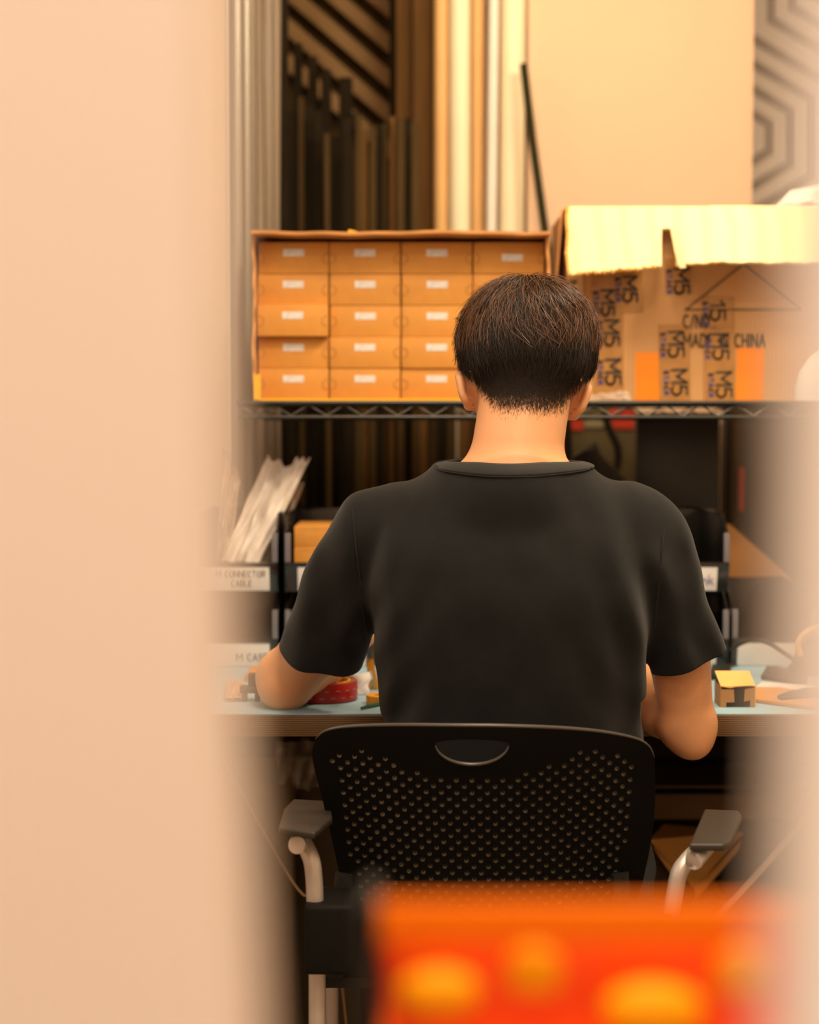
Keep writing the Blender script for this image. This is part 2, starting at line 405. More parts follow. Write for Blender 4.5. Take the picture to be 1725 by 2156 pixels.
# plastic sheeting
def sheet(name, x0, x1, Y0, Y1, z0, z1, m, amp=0.006, folds=5, nx=60, nz=30):
    mb = MB(); vs = []
    for j in range(nz + 1):
        for i in range(nx + 1):
            u = i / nx; v = j / nz
            a = amp * (1 + .4 * math.sin(v * 5 + u * 3))
            yy = Y0 + (Y1 - Y0) * u + a * math.sin(u * folds * 2 * PI + .8 * math.sin(v * 3)) + a * .4 * math.sin(u * folds * 5.1 * PI + v * 2)
            vs.append((x0 + (x1 - x0) * u + .003 * math.sin(v * 6 + u * 9), yy, z0 + (z1 - z0) * v))
    fs = [(j * (nx + 1) + i, j * (nx + 1) + i + 1, (j + 1) * (nx + 1) + i + 1, (j + 1) * (nx + 1) + i) for j in range(nz) for i in range(nx)]
    mb.add(vs, fs); o = mb.build(name, m, smooth=True)
    md = o.modifiers.new('thickness', 'SOLIDIFY'); md.thickness = 0.0006
    return o
FILM = plastic_film('curtain_film', (0.42, 0.33, 0.25), 0.62, 0.3, 30, 0.3, (1, 1, .05))
o = sheet('plastic_sheet', P(484, 0, 3.36).x, P(588, 0, 3.42).x, 3.36, 3.44, 0.76, 2.6, FILM, 0.008, 5)
tag(o, 'cloudy clear plastic sheeting hanging in vertical folds beside the wall corner', 'plastic sheet')

# things seen under the wire shelf on the right
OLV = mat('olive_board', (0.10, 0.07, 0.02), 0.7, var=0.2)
RED = mat('red_plastic', (0.50, 0.03, 0.01), 0.5)
t = thing('supply_box', 'olive and red box standing in the dark behind the head, below the wire shelf', 'box', (P(1270, 900, 3.7).x, 3.7, 0))
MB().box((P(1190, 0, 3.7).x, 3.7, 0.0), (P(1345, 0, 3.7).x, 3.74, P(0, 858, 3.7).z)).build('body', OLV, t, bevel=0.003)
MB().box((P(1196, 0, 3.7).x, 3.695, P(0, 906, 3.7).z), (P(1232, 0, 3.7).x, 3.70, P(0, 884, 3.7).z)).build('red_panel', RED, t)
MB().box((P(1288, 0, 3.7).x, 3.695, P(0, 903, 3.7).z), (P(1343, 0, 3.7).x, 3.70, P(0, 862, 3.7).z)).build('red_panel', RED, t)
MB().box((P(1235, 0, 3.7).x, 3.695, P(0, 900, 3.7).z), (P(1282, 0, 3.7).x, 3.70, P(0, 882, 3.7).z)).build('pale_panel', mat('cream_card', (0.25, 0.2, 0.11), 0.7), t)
cb = MB().tube(smooth_path([P(1272, 870, 3.6), P(1285, 905, 3.6), P(1302, 945, 3.6), P(1298, 985, 3.6), P(1270, 1020, 3.6), P(1235, 1060, 3.6), P(1230, 1300, 3.6), Vector((P(1230, 0, 3.6).x, 3.6, 0.01))]), 0.009, 10)
tag(cb.build('black_cable', BLACK_M, smooth=True), 'thick black cable hanging down in front of the olive box', 'cable')
bg = MB().lathe([(0.02, 0), (.12, 0.0), (.15, .2), (.16, .9), (.14, 1.02), (.09, 1.08), (0.02, 1.10)], (P(1262, 0, 3.30).x, 3.30, 0), 24, 0.50, 0.35)
for v in bg.v: v.z *= 1 + .02 * math.sin(v.x * 60); v.x += .01 * math.sin(v.z * 40)
tag(bg.build('black_bag', BLACK_M, smooth=True), 'black bag standing in the dark just right of the neck', 'bag')
mo = thing('monitor', 'large black monitor back below the shelf at the right', 'monitor', (P(1436, 0, 3.35).x, 3.38, 0))
MB().box((P(1346, 0, 3.35).x, 3.35, P(0, 1150, 3.35).z), (P(1526, 0, 3.35).x, 3.39, P(0, 868, 3.35).z)).build('case', BLACK, mo, bevel=0.008)
MB().box((P(1420, 0, 3.35).x, 3.39, 0), (P(1450, 0, 3.35).x, 3.41, P(0, 1000, 3.35).z)).build('stand', BLACK, mo, bevel=0.003)
up_ = post_board('wooden_upright', 1545, 1572, 866, 3.62, BR2, 'brown wooden upright behind the right bins below the shelf', 'post')
MB().box(P(1558, 1075, 3.61), P(1568, 985, 3.61) + Vector((0, .01, 0))).build('red_strip', RED, up_)
tag(MB().box((P(1535, 0, 3.66).x, 3.66, 0), (P(2000, 0, 3.66).x, 3.70, P(0, 850, 3.66).z)).build('shade_panel', mat('shade_panel_brown', (0.035, .022, .012), .7, var=.3)), 'added dark brown sheet standing for the shade under the right half of the wire shelf', 'panel')  # dark sheet added in place of shade below the shelf

# ------------------------------------------------------------------ workbench
TZ = 0.75
YF = 2.325
PLY = wave_mat('plywood_edge', (0.17, 0.085, 0.026), (0.04, 0.02, 0.007), 105, 'Z', 0.6, 0.3, 0.10)
tb = thing('workbench', 'long workbench with a striped plywood front edge in front of the seated person', 'workbench', (0.2, 2.8, 0))
MB().box((-0.95, YF, TZ - 0.0285), (1.25, 3.10, TZ)).build('tabletop', PLY, tb, bevel=0.001)
for x in (-0.88, 1.18):
    for y in (YF + .12, 3.04):
        MB().box((x - .02, y - .02, 0), (x + .02, y + .02, TZ - .0285)).build('leg', BLACK_M, tb, bevel=0.002)
MB().box((-0.86, 2.80, 0.60), (1.16, 2.82, 0.72)).build('apron', BR3, tb)
MATM = mat('blue_bench_mat', (0.31, 0.49, 0.60), 0.55, var=0.10, vscale=8)
o = MB().box((-0.94, YF + .004, TZ + .0002), (1.24, 2.80, TZ + .0022)).build('bench_mat', MATM, bevel=0.0008)
tag(o, 'light blue mat covering the front of the workbench', 'mat')
MT = TZ + .0024

# ------------------------------------------------------------------ storage bins
BW, BD, BH = 0.142, 0.27, 0.125
def make_bin(x0, yf, z0, label, w_=BW):
    t = thing('storage_bin', label, 'storage bin', (x0 + w_ / 2, yf + BD / 2, z0), 'stackable black parts bins')
    th = .0025; mb = MB()
    mb.box((x0 + .004, yf + .012, z0), (x0 + w_ - .004, yf + BD, z0 + th))
    mb.box((x0 + .002, yf + BD - th, z0), (x0 + w_ - .002, yf + BD, z0 + BH))
    for xa in (x0, x0 + w_ - th):
        mb.prism([(xa, yf + .006, z0 + .0), (xa, yf + BD, z0), (xa, yf + BD, z0 + BH), (xa, yf + .055, z0 + BH), (xa, yf + .012, z0 + BH - .028), (xa, yf, z0 + .046)], (th, 0, 0))
    mb.build('bin_body', BIN, t, bevel=0.0006)
    f = MB(); f.prism([(x0, yf + .010, z0), (x0, yf + .013, z0), (x0, yf + .001, z0 + .047), (x0, yf - .003, z0 + .047)], (w_, 0, 0))
    f.box((x0, yf - .005, z0 + .045), (x0 + w_, yf + .004, z0 + .049))
    f.build('front_lip', BIN, t, bevel=0.0006)
    for xa in (x0, x0 + w_ - .0095):
        r = MB(); r.box((xa, yf - .003, z0 + .049), (xa + .0095, yf + .006, z0 + BH - .028)); r.build('front_rib', BIN_CLEAR, t, bevel=0.0015)
    rim = MB()
    rim.tube([(x0 + .002, yf + .012, z0 + BH - .028), (x0 + .002, yf + .055, z0 + BH), (x0 + .002, yf + BD - .002, z0 + BH), (x0 + w_ - .002, yf + BD - .002, z0 + BH), (x0 + w_ - .002, yf + .055, z0 + BH), (x0 + w_ - .002, yf + .012, z0 + BH - .028)], 0.0028, 8)
    rim.build('rim', BIN, t, smooth=True)
    return t
def bin_label(t, x0, yf, z0, lx0, lx1, lines, ink, h=0.010, stroke=0.0011):
    # card follows the sloped lip
    def q(x, s): # s 0 bottom..1 top
        return Vector((x, yf + .0094 - .0115 * (s * .8 + .08) - .0016, z0 + .003 + .039 * s))
    c = MB().prism([q(lx0, 0), q(lx1, 0), q(lx1, 1), q(lx0, 1)], (0, .0012, 0)).build('label_card', PAPER, t, bevel=0.0004)
    up = (q(0, 1) - q(0, 0)).normalized()
    mb = MB(); n = len(lines)
    for i, (tx, xo) in enumerate(lines):
        s = (0.60 - 0.42 * i) if n > 1 else 0.25
        p = q(lx0 + xo, s) - Vector((0, .0009, 0))
        text_into(mb, tx, p, (1, 0, 0), up, h, stroke, 0.9, 0.2, 0.0004, 0.04)
    if mb.v: mb.build('lettering', ink, c, fix=False)
YBn = 2.78
def X(px, Y=YBn): return P(px, 1200, Y).x
xa = X(585) - BW
b1 = make_bin(xa, YBn, TZ + .0002, 'black bin with a CASES label, at the bottom of the far left stack')
bin_label(b1, xa, YBn, TZ, xa + .012, X(567), [('M CASES', .060)], INK_GREY, 0.012)
b2 = make_bin(xa, YBn, TZ + BH + .0010, 'black bin labelled CONNECTOR CABLE holding plastic bags, on top of the far left stack')
bin_label(b2, xa, YBn, TZ + BH, xa + .012, X(567), [('M CONNECTOR', .027), ('CABLE', .052)], INK_GREY, 0.0098)
xb = X(600)
b3 = make_bin(xb, YBn, TZ + .0002, 'black bin at table level beneath the one with orange cartons, left of the person')
bin_label(b3, xb, YBn, TZ, X(627), xb + BW - .01, [], INK_GREY)
b4 = make_bin(xb, YBn, TZ + BH + .0010, 'upper black bin holding orange cartons beside the left shoulder')
bin_label(b4, xb, YBn, TZ + BH, X(627), xb + BW - .01, [('N', .008)], INK_GREY, 0.012)
xd_ = X(1536) - BW
b5 = make_bin(xd_, YBn, TZ + .0002, 'black bin at the bottom of the stack beside the right sleeve cuff')
bin_label(b5, xd_, YBn, TZ, xd_ + .014, X(1511), [], INK_GREY)
b6 = make_bin(xd_, YBn, TZ + BH + .0010, 'glossy black bin with blue handwriting ending in nk beside the right sleeve')
bin_label(b6, xd_, YBn, TZ + BH, xd_ + .014, X(1511), [('nk', X(1485) - xd_ - .014 - .004)], INK_PURPLE, 0.0165, 0.0013)
xe = X(1546)
b7 = make_bin(xe, YBn + .01, TZ + .0002, 'lone black bin with a blank label at the right end of the bench')
bin_label(b7, xe, YBn + .01, TZ, X(1558), X(1692), [], INK_GREY)

# cartons in the upper left-centre bin
for i, (dx, dy, z, w_, h_, lb) in enumerate([(.014, .02, TZ + BH + .0042, .118, .069, 'orange carton underneath the other one in the bin by the left shoulder'),
                                      (.014, .022, TZ + BH + .0737, .116, .034, 'orange carton with a finger hole, topmost in the bin by the left shoulder')]):
    t = thing('small_carton', lb, 'carton', (xb + dx + w_ / 2, YBn + .1, z), 'orange cartons in the bin')
    MB().box((xb + dx, YBn + dy, z), (xb + dx + w_, YBn + dy + .16, z + h_)).build('carton_body', CARD_SM, t, bevel=0.001)
    MB().box((xb + dx + .01, YBn + dy - .0006, z + h_ - .004), (xb + dx + w_ - .02, YBn + dy, z + h_ - .003)).build('lid_edge', CARD_EDGE, t)
    if i: MB().lathe([(.001, 0), (.006, 0), (.006, .0005), (.001, .0005)], (xb + .075, YBn + .09, z + h_), 16).build('finger_hole', BLACK_M, t)
# plastic bags in the far left bin
def bag(name, quad, m, label, seed, amp=0.006, th=0.012, n=26, parent=None, group='plastic bags in the left bin'):
    # quad: four 3D corners bottom-left, bottom-right, top-right, top-left; closed pillow
    r_ = random.Random(seed); ph = [r_.uniform(0, 6) for _ in range(6)]
    bl, br, tr, tl = [Vector(p) for p in quad]; nrm = (br - bl).cross(tl - bl).normalized()
    mb = MB(); idx = {}
    for side in (1, -1):
        for j in range(n + 1):
            for i in range(n + 1):
                u, v = i / n, j / n
                e = (i in (0, n)) or (j in (0, n))
                if side == -1 and e: idx[(side, i, j)] = idx[(1, i, j)]; continue
                p = (bl * (1 - u) + br * u) * (1 - v) + (tl * (1 - u) + tr * u) * v
                puff = (math.sin(PI * u) * math.sin(PI * v)) ** .5 * th
                cr = amp * (math.sin(u * 11 + v * 3 + ph[0]) + .6 * math.sin(u * 23 - v * 7 + ph[1]) + .5 * math.sin(v * 17 + u * 6 + ph[2]))
                jag = (tl - bl) * (.02 * math.sin(u * 14 + ph[3])) if j == n else Vector((0, 0, 0))
                idx[(side, i, j)] = len(mb.v); mb.v.append(p + nrm * (side * puff + cr * (.3 if e else 1)) + jag)
    for side in (1, -1):
        for j in range(n):
            for i in range(n):
                f = (idx[(side, i, j)], idx[(side, i + 1, j)], idx[(side, i + 1, j + 1)], idx[(side, i, j + 1)])
                mb.f.append(f if side == 1 else f[::-1])
    o = mb.build(name, m, parent, smooth=True)
    if parent is None: tag(o, label, 'bag', group)
    return o
BAGM = plastic_film('frosted_bag', (0.93, 0.84, 0.76), 0.92, 0.35, 22, 0.7)
BAGC = plastic_film('clear_bag', (0.80, 0.64, 0.50), 0.50, 0.2, 26, 0.8)
bag('plastic_bag', [P(462, 1182, 2.87), P(548, 1182, 2.87), P(620, 988, 3.00), P(562, 960, 3.02)], BAGM, 'wide frosted plastic bag leaning right in the far left bin', 1)
bag('plastic_bag', [P(512, 1184, 2.82), P(545, 1184, 2.82), P(652, 968, 2.98), P(622, 966, 2.99)], BAGM, 'narrow folded white plastic bag reaching furthest right from the left bin', 2, .003, .006)
bag('plastic_bag', [P(452, 1178, 2.88), P(482, 1178, 2.88), P(506, 1010, 2.96), P(466, 935, 3.0)], BAGC, 'clear rounded plastic bag at the left side of the far left bin', 3)
bag('plastic_bag', [P(540, 1182, 2.90), P(580, 1182, 2.90), P(640, 1020, 3.02), P(600, 1015, 3.03)], BAGC, 'crinkled clear bag of parts behind the white one, touching the carton bin', 4)

# leaning cardboard sheet at right
o = MB().prism([P(1500, 1100, 3.12), P(1538, 1104, 3.12), P(1650, 1200, 3.12), P(1700, 1250, 3.12), Vector((P(1700, 0, 3.12).x, 3.12, TZ + .0005)), Vector((P(1500, 0, 3.12).x, 3.12, TZ + .0005))], (0, .005, 0)).build('cardboard_sheet', mat('leaning_board', (0.45, 0.20, 0.05), .8, var=.1))
tag(o, 'brown cardboard sheet cut on a slant, leaning behind the lone right bin', 'cardboard')

# ------------------------------------------------------------------ wire shelf rack
SZ = P(0, 845, 2.86).z  # shelf top surface
YS0, YS1 = 2.80, 3.28
RACKM = mat('black_wire', (0.022, 0.019, 0.014), 0.35, metal=0.3)
rk = thing('wire_rack', 'black wire shelf with zigzag rails carrying the cardboard boxes above the bench', 'shelf', (0.3, 3.1, TZ))
x0r, x1r = P(500, 860, YS0).x, P(1990, 860, YS0).x
GP = mat('grey_post', (0.30, 0.27, 0.23), 0.35, metal=0.5)
for x in (-.3155, x1r - .02):
    for y in (3.125, YS1 + .03):
        MB().tube([(x, y, 0.001), (x, y, 2.45)], 0.0125, 18).build('post', GP, rk, smooth=True)
def rail(y, name='rail'):
    zt = SZ - .003; zb = P(0, 878, YS0).z
    mb = MB(); mb.tube([(x0r, y, zt), (x1r, y, zt)], 0.0032, 8); mb.tube([(x0r, y, zb), (x1r, y, zb)], 0.0030, 8)
    mb.build(name, RACKM, rk, smooth=True)
    zz = MB(); step = 0.0292; n = int((x1r - x0r) / step); pts = []
    for i in range(n + 1):
        pts.append((x0r + i * step, y + .003, (zb + .002) if i % 2 else (zt - .004)))
    zz.tube(pts, 0.0018, 6); zz.build('zigzag_wire', mat('zigzag', (0.05, 0.04, 0.03), .35, metal=.5), rk, smooth=True)
rail(YS0); rail(YS1)
dk = MB(); 
for i in range(int((x1r - x0r) / .024)):
    dk.tube([(x0r + i * .024, YS0, SZ - .0016), (x0r + i * .024, YS1, SZ - .0016)], 0.0014, 6)
for y in (2.96, 3.12): dk.tube([(x0r, y, SZ - .004), (x1r, y, SZ - .004)], 0.0025, 6)
dk.tube([(x0r, YS0, SZ - .003), (x0r, YS1 + .03, SZ - .003)], .0032, 8); dk.tube([(x1r, YS0, SZ - .003), (x1r, YS1 + .03, SZ - .003)], .0032, 8)
dk.build('wire_deck', RACKM, rk, smooth=True)

# ------------------------------------------------------------------ open carton box with twenty small cartons
YB = 2.86; SZB = SZ + .0004
def bx(px): return P(px, 660, YB).x
def bz(py): return P(700, py, YB).z
bt = thing('open_cardboard_box', 'open cardboard box on its side on the wire shelf, filled with small cartons', 'box', ((bx(530) + bx(1158)) / 2, YB + .15, SZB))
L0, L1, T0, T1 = bx(532), bx(1157), SZB, bz(491)
D = .27; tk = .005
def wavy_panel(name, lo, hi, m, parent, amp=.0012, ax=2, seg=40):
    # a box subdivided along its long axis whose free front edge wanders a little
    lo = Vector(lo); hi = Vector(hi); long_ = 0 if (hi.x - lo.x) > (hi.z - lo.z) else 2
    mb = MB(); rings = []
    for i in range(seg + 1):
        u = i / seg; c = lo[long_] + (hi[long_] - lo[long_]) * u
        o_ = 0 if long_ == 2 else 2
        dy = amp * (math.sin(u * 17) + .6 * math.sin(u * 41 + 1)) * 2.2
        dz = amp * (math.sin(u * 9 + 2) + .5 * math.sin(u * 33))
        quad = []
        for (yy, oo) in ((lo.y + dy, lo[o_]), (hi.y, lo[o_]), (hi.y, hi[o_]), (lo.y + dy, hi[o_])):
            p = Vector((0, 0, 0)); p[long_] = c; p.y = yy; p[o_] = oo + (dz if yy != hi.y else dz * .3); quad.append(p)
        rings.append(len(mb.v)); mb.v += quad
    for i in range(seg):
        a = rings[i]; b = rings[i + 1]
        for j in range(4): mb.f.append((a + j, a + (j + 1) % 4, b + (j + 1) % 4, b + j))
    mb.f.append((0, 3, 2, 1)); a = rings[-1]; mb.f.append((a, a + 1, a + 2, a + 3))
    return mb.build(name, m, parent)
wavy_panel('top_panel', (L0, YB - .032, T1 - tk), (L1, YB + D, T1), CARD, bt)
MB().box((L0 + .004, YB - .004, T0), (L1 - .004, YB + D, T0 + .003)).build('bottom_panel', CARD, bt)
wavy_panel('side_panel', (L0, YB - .01, T0), (L0 + tk, YB + D, T1 - .002), CARD, bt)
wavy_panel('side_panel', (L1 - tk, YB - .012, T0), (L1, YB + D, T1 - .002), CARD, bt)
MB().box((L0, YB + D, T0), (L1, YB + D + tk, T1)).build('back_panel', CARD, bt)
YEL = mat('yellow_tape', (0.95, 0.50, 0.02), 0.4)
MB().box((L0 + .006, YB - .0065, T0 + .0002), (L1 - .006, YB - .004, T0 + .0045)).build('bottom_tape', YEL, bt)
MB().box((L0 + .002, YB - .0142, T0 + .002), (L0 + .014, YB - .0135, T0 + .044)).build('corner_tape', YEL, bt)
tag(MB().prism([P(732, 490, YB + .02), P(762, 490, YB + .02), P(735, 483, YB + .02)], (0, .03, 0)).build('yellow_tab', YEL), 'tiny yellow scrap on top of the open cardboard box', 'scrap')

ccx = [551, 698.5, 848, 997.5, 1141]
ccy = [517, 578.5, 643, 708, 773, 838]
rows = ['top', 'second', 'third', 'fourth', 'bottom']; colsn = ['leftmost', 'second', 'third', 'rightmost']
ref = None
YC = YB + .022
def cx_(px): return P(px, 660, YC).x
cw = (cx_(1141) - cx_(551)) / 4; 
rh = (T1 - .012 - (T0 + .0032)) / 5
x_in0 = L0 + .0065; cw = (L1 - L0 - .013) / 4
def make_carton():
    t = thing('small_carton', '', 'carton', (0, 0, 0), 'small cartons in the open box')
    w_ = cw - .0022; h_ = rh - .0007
    mb = MB(); mb.box((-w_ / 2, 0, 0), (w_ / 2, .23, h_)); mb.build('carton_body', CARD_SM, t, bevel=0.0012)
    MB().box((-.0175, -.0005, h_ * .55), (.0175, 0.0001, h_ * .55 + .0118)).build('sticker', STICKER, t)
    nt = MB()
    for sgn in (-1, 1):
        pts = [(sgn * (w_ / 2 - .0015) - sgn * .009 * math.sin(a), -.0003, h_ * .48 + .0085 * math.cos(a)) for a in np.linspace(0, PI, 12)]
        nt.tube(pts, .00035, 4)
    nt.build('thumb_notch', CARD_DARK, t)
    return t
proto = make_carton()
first = True
for r_ in range(5):
    for c_ in range(4):
        if c_ == 3 and r_ >= 2: 
            pass
        o = proto if first else copy_tree(proto); first = False
        jx = random.uniform(-.0005, .0005); dy = random.uniform(-.002, .003)
        if r_ == 2 and c_ == 0: dy = -.016; jx = -.0004
        o.location = (x_in0 + cw * (c_ + .5) + jx, YC + dy, T0 + .0032 + rh * (4 - r_))
        o['label'] = 'small carton with white sticker, %s in the %s row of the open box' % (colsn[c_], rows[r_])
        if r_ == 2 and c_ == 0: o['label'] = 'small carton pulled forward, leftmost in the third row of the open box'
        if r_ == 0 and c_ == 3:
            for ch in o.children:
                if ch.name.startswith('sticker'): ch.location.x += .006; ch.location.z -= .008

# ------------------------------------------------------------------ shipping box with tape
YQ = 2.93
def qx(px, py=700): return P(px, py, YQ).x
def qz(py): return P(1400, py, YQ).z
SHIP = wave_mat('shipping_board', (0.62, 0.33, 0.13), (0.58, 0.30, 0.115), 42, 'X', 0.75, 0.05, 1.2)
SHIPL = wave_mat('lit_flap_board', (0.88, 0.66, 0.36), (0.86, 0.62, 0.31), 7, 'X', 0.7, 0.06, 2.5)  # paler copy of the box board, strong top light put into its colour
TAPEB = mat('brown_tape', (0.50, 0.24, 0.07), 0.25, var=0.2, vscale=40)
ORG_ST = mat('orange_sticker', (0.95, 0.27, 0.01), 0.35, var=0.06, vscale=30)
QX0, QX1 = qx(1192), qx(1880); QZ0, QZ1 = SZB, qz(432)
sb = thing('shipping_box', 'large taped shipping box with M5 lettering and a torn bright top flap', 'box', ((QX0 + QX1) / 2, YQ + .16, SZB))
mb = MB(); mb.box((QX0, YQ, QZ0), (QX1, YQ + .004, QZ1 - .002)); mb.build('front_panel', SHIP, sb)
MB().box((QX0, YQ + .004, QZ0), (QX0 + .004, YQ + .30, QZ1 - .002)).build('side_panel', SHIP, sb)
MB().box((QX1 - .004, YQ + .004, QZ0), (QX1, YQ + .30, QZ1 - .002)).build('side_panel', SHIP, sb)
MB().box((QX0, YQ + .30, QZ0), (QX1, YQ + .304, QZ1)).build('back_panel', SHIP, sb)
MB().box((QX0 + .004, YQ + .004, QZ0), (QX1 - .004, YQ + .30, QZ0 + .004)).build('bottom_panel', SHIP, sb)
# side flap opened outward
MB().prism([P(1186, 440, YQ + .01), P(1186, 440, YQ + .28), P(1180, 640, YQ + .28), P(1170, 640, YQ - .02)], (-.004, 0, 0)).build('side_flap', CARD, sb)
# torn front flap, tilted out
def flap_pt(px, py_frac, u):
    top = P(px, 430, YQ - .002); top.z = QZ1 - (.002 if px < 1500 else .001)
    bot = P(px, u, YQ - .105)
    return top.lerp(bot, py_frac)
def bottom_y(px):
    base = 577 + (px - 1200) * (-.085) if px < 1500 else 551.5 + (px - 1500) * .005
    return base + 1.1 * math.sin(px * .09) + .6 * math.sin(px * .23)
fl = MB(); NX, NY = 90, 8; pxs = np.linspace(1196, 1880, NX + 1); grid = {}
hole = lambda px, v: (1395 < px < 1424 and v > .42) 
for k, off in enumerate((0, 1)):
    for j in range(NY + 1):
        for i, px in enumerate(pxs):
            p = flap_pt(px, j / NY, bottom_y(px)) + Vector((0, .004 * off, -.003 * off))
            p.y += .003 * math.sin(px * .02) * (j / NY)
            grid[(k, i, j)] = len(fl.v); fl.v.append(p)
keep = {(i, j) for i in range(NX) for j in range(NY) if not hole(pxs[i] + 3, (j + .5) / NY)}
for (i, j) in keep:
    a = [(i, j), (i + 1, j), (i + 1, j + 1), (i, j + 1)]
    fl.f.append(tuple(grid[(0, *q)] for q in a)); fl.f.append(tuple(grid[(1, *q)] for q in a)[::-1])
    for (q0, q1, nb) in (((i, j), (i + 1, j), (i, j - 1)), ((i + 1, j), (i + 1, j + 1), (i + 1, j)), ((i + 1, j + 1), (i, j + 1), (i, j + 1)), ((i, j + 1), (i, j), (i - 1, j))):
        if nb not in keep:
            fl.f.append((grid[(0, *q0)], grid[(1, *q0)], grid[(1, *q1)], grid[(0, *q1)]))
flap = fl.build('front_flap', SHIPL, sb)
# torn ragged edge and curled strip at the slit
eg = MB(); pts = [flap_pt(px, 1.0, bottom_y(px)) + Vector((0, -.001 + .001 * math.sin(px), -.001 + .0012 * math.sin(px * .7))) for px in np.linspace(1198, 1520, 70) if not 1392 < px < 1426]
eg.tube(pts[:41], [.0028 + .0012 * math.sin(i * 1.7) for i in range(41)], 6); eg.tube(pts[42:], .0018, 6)
eg.tube([flap_pt(px, f, bottom_y(px)) + Vector((0, -.002, 0)) for px, f in ((1196, 0), (1193, .2), (1196, .45), (1193, .7), (1198, .98))], .003, 6)
eg.build('torn_edge', mat('torn_kraft', (0.85, 0.42, 0.10), .85, var=.4, vscale=120), flap)
cs = MB(); cpts = [flap_pt(px, f, 560) + Vector((0, -.008, 0)) for px, f in ((1416, .40), (1420, .55), (1426, .8), (1436, 1.05))]
cs.add([p + Vector((-.004, 0, 0)) for p in cpts] + [p + Vector((.005, -.006, 0)) for p in cpts], [(i, i + 1, i + 5, i + 4) for i in range(3)])
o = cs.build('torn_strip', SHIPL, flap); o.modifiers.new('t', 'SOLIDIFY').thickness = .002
# tape strips
FY = YQ - .0006
def fq(px, py, y=FY): return Vector((qx(px, py), y, P(px, py, YQ).z))
strips = []; kq = [0]
def fqk(px, py):
    return fq(px, py, FY - .00025 * kq[0])
for (a, b, c, d, nm) in ((1246, 578, 1311, 845, 0), (1294, 560, 1352, 658, 0), (1400, 545, 1456, 618, 0), (1386, 684, 1452, 845, 0), (1480, 625, 1546, 845, 0)):
    kq[0] += 1; MB().prism([fqk(a, b), fqk(c, b), fqk(c + 3, d), fqk(a + 3, d)], (0, .0002, 0)).build('tape_strip', TAPEB, sb); strips.append(bpy.context.scene.objects[-1] if False else LAST[0])
MB().prism([fq(1338, 742), fq(1397, 742), fq(1397, 843), fq(1338, 843)], (0, .0004, 0)).build('orange_patch', ORG_ST, sb)
MB().prism([fq(1553, 731), fq(1612, 733), fq(1607, 843), fq(1549, 843)], (0, .0004, 0)).build('orange_patch', ORG_ST, sb)
MB().prism([fq(1194, 560, YQ - .0003), fq(1229, 560, YQ - .0003), fq(1229, 845, YQ - .0003), fq(1194, 845, YQ - .0003)], (0, .0003, 0)).build('edge_strip', mat('pale_board', (0.80, 0.52, 0.26), .8, var=.05), sb)
MB().box((qx(1229), YQ - .0005, QZ0), (qx(1230.5), YQ, qz(560))).build('fold_line', CARD_DARK, sb)
s1 = 1.0 / (F / YQ)
for (x_, y_, nchar, big, si) in ((1266, 612, 'M5', 26, 0), (1273, 675, 'M5', 30, 0), (1275, 757, 'M5', 31, 0), (1312, 583, 'M5', 29, 1), (1420, 566, 'M5', 30, 2), (1407, 699, 'M5', 32, 3), (1414, 779, 'M5', 32, 3), (1496, 634, '15', 30, 4), (1501, 704, 'M5', 32, 4), (1508, 784, 'M5', 32, 4)):
    tm = MB(); ts = MB()
    h = big * s1; tw = text_width(nchar, 0.85, .2)
    wantlen = 52 * s1 if nchar == 'M5' else 40 * s1
    wf = .85 * wantlen / (tw * h)
    text_into(tm, nchar, fq(x_, y_, FY - .0019), (0.02, 0, -1), (1, 0, 0.02), h, .0036, wf, .2 * wantlen / (tw * h))
    hs = 9.5 * s1; tw2 = text_width('STACK', 1.0, .45)
    k_ = 50 * s1 / (tw2 * hs)
    text_into(ts, 'STACK', fq(x_ - 16, y_ + 2, FY - .0019), (0.02, 0, -1), (1, 0, 0.02), hs, .0021, 1.0 * k_, .45 * k_)
    tm.build('tape_lettering', INK, strips[si], fix=False); ts.build('small_lettering', INK_BLUE, strips[si], fix=False)
tm = MB(); text_into(tm, 'M', fq(1197, 592, FY - .0019), (0.02, 0, -1), (1, 0, 0), 17 * s1, .0026, 1.1, .2)
tm.build('edge_lettering', INK, sb, fix=False)
pm = MB()
hC = 26 * s1
text_into(pm, 'C/NO.:', fq(1439, 690, FY - .0016), (1, 0, 0), (0, 0, 1), hC, .0026, .62, .19, .0002)
k_ = 172 * s1 / (text_width('MADE IN CHINA', .72, .20) * hC)
text_into(pm, 'MADE IN CHINA', fq(1439, 730, FY - .0016), (1, 0, 0), (0, 0, 1), hC, .0026, .72 * k_, .20 * k_, .0002)
def line(mb, a, b, wd=.0022):
    a = Vector(a); b = Vector(b); t_ = (b - a).normalized(); n = Vector((0, -1, 0)).cross(t_) * wd / 2
    mb.prism([a - n, b - n, b + n, a + n], (0, -.0002, 0))
line(pm, fq(1443, 653, FY - .0016), fq(1566, 556, FY - .0016)); line(pm, fq(1441, 652, FY - .0016), fq(1690, 652, FY - .0016)); line(pm, fq(1566, 556, FY - .0016), fq(1690, 652, FY - .0016))
pm.build('printed_lettering', mat('stamp_ink', (0.05, 0.035, 0.02), .8), sb, fix=False)
# crinkled tape at foot
tag(bag('plastic_wrap', [P(1238, 843, YQ - .02), P(1330, 843, YQ - .02), P(1322, 822, YQ - .012), P(1246, 832, YQ - .012)], BAGC, 'crumpled clear tape at the lower left foot of the shipping box', 9, .002, .004, group=None), 'crumpled clear tape at the lower left foot of the shipping box', 'tape')
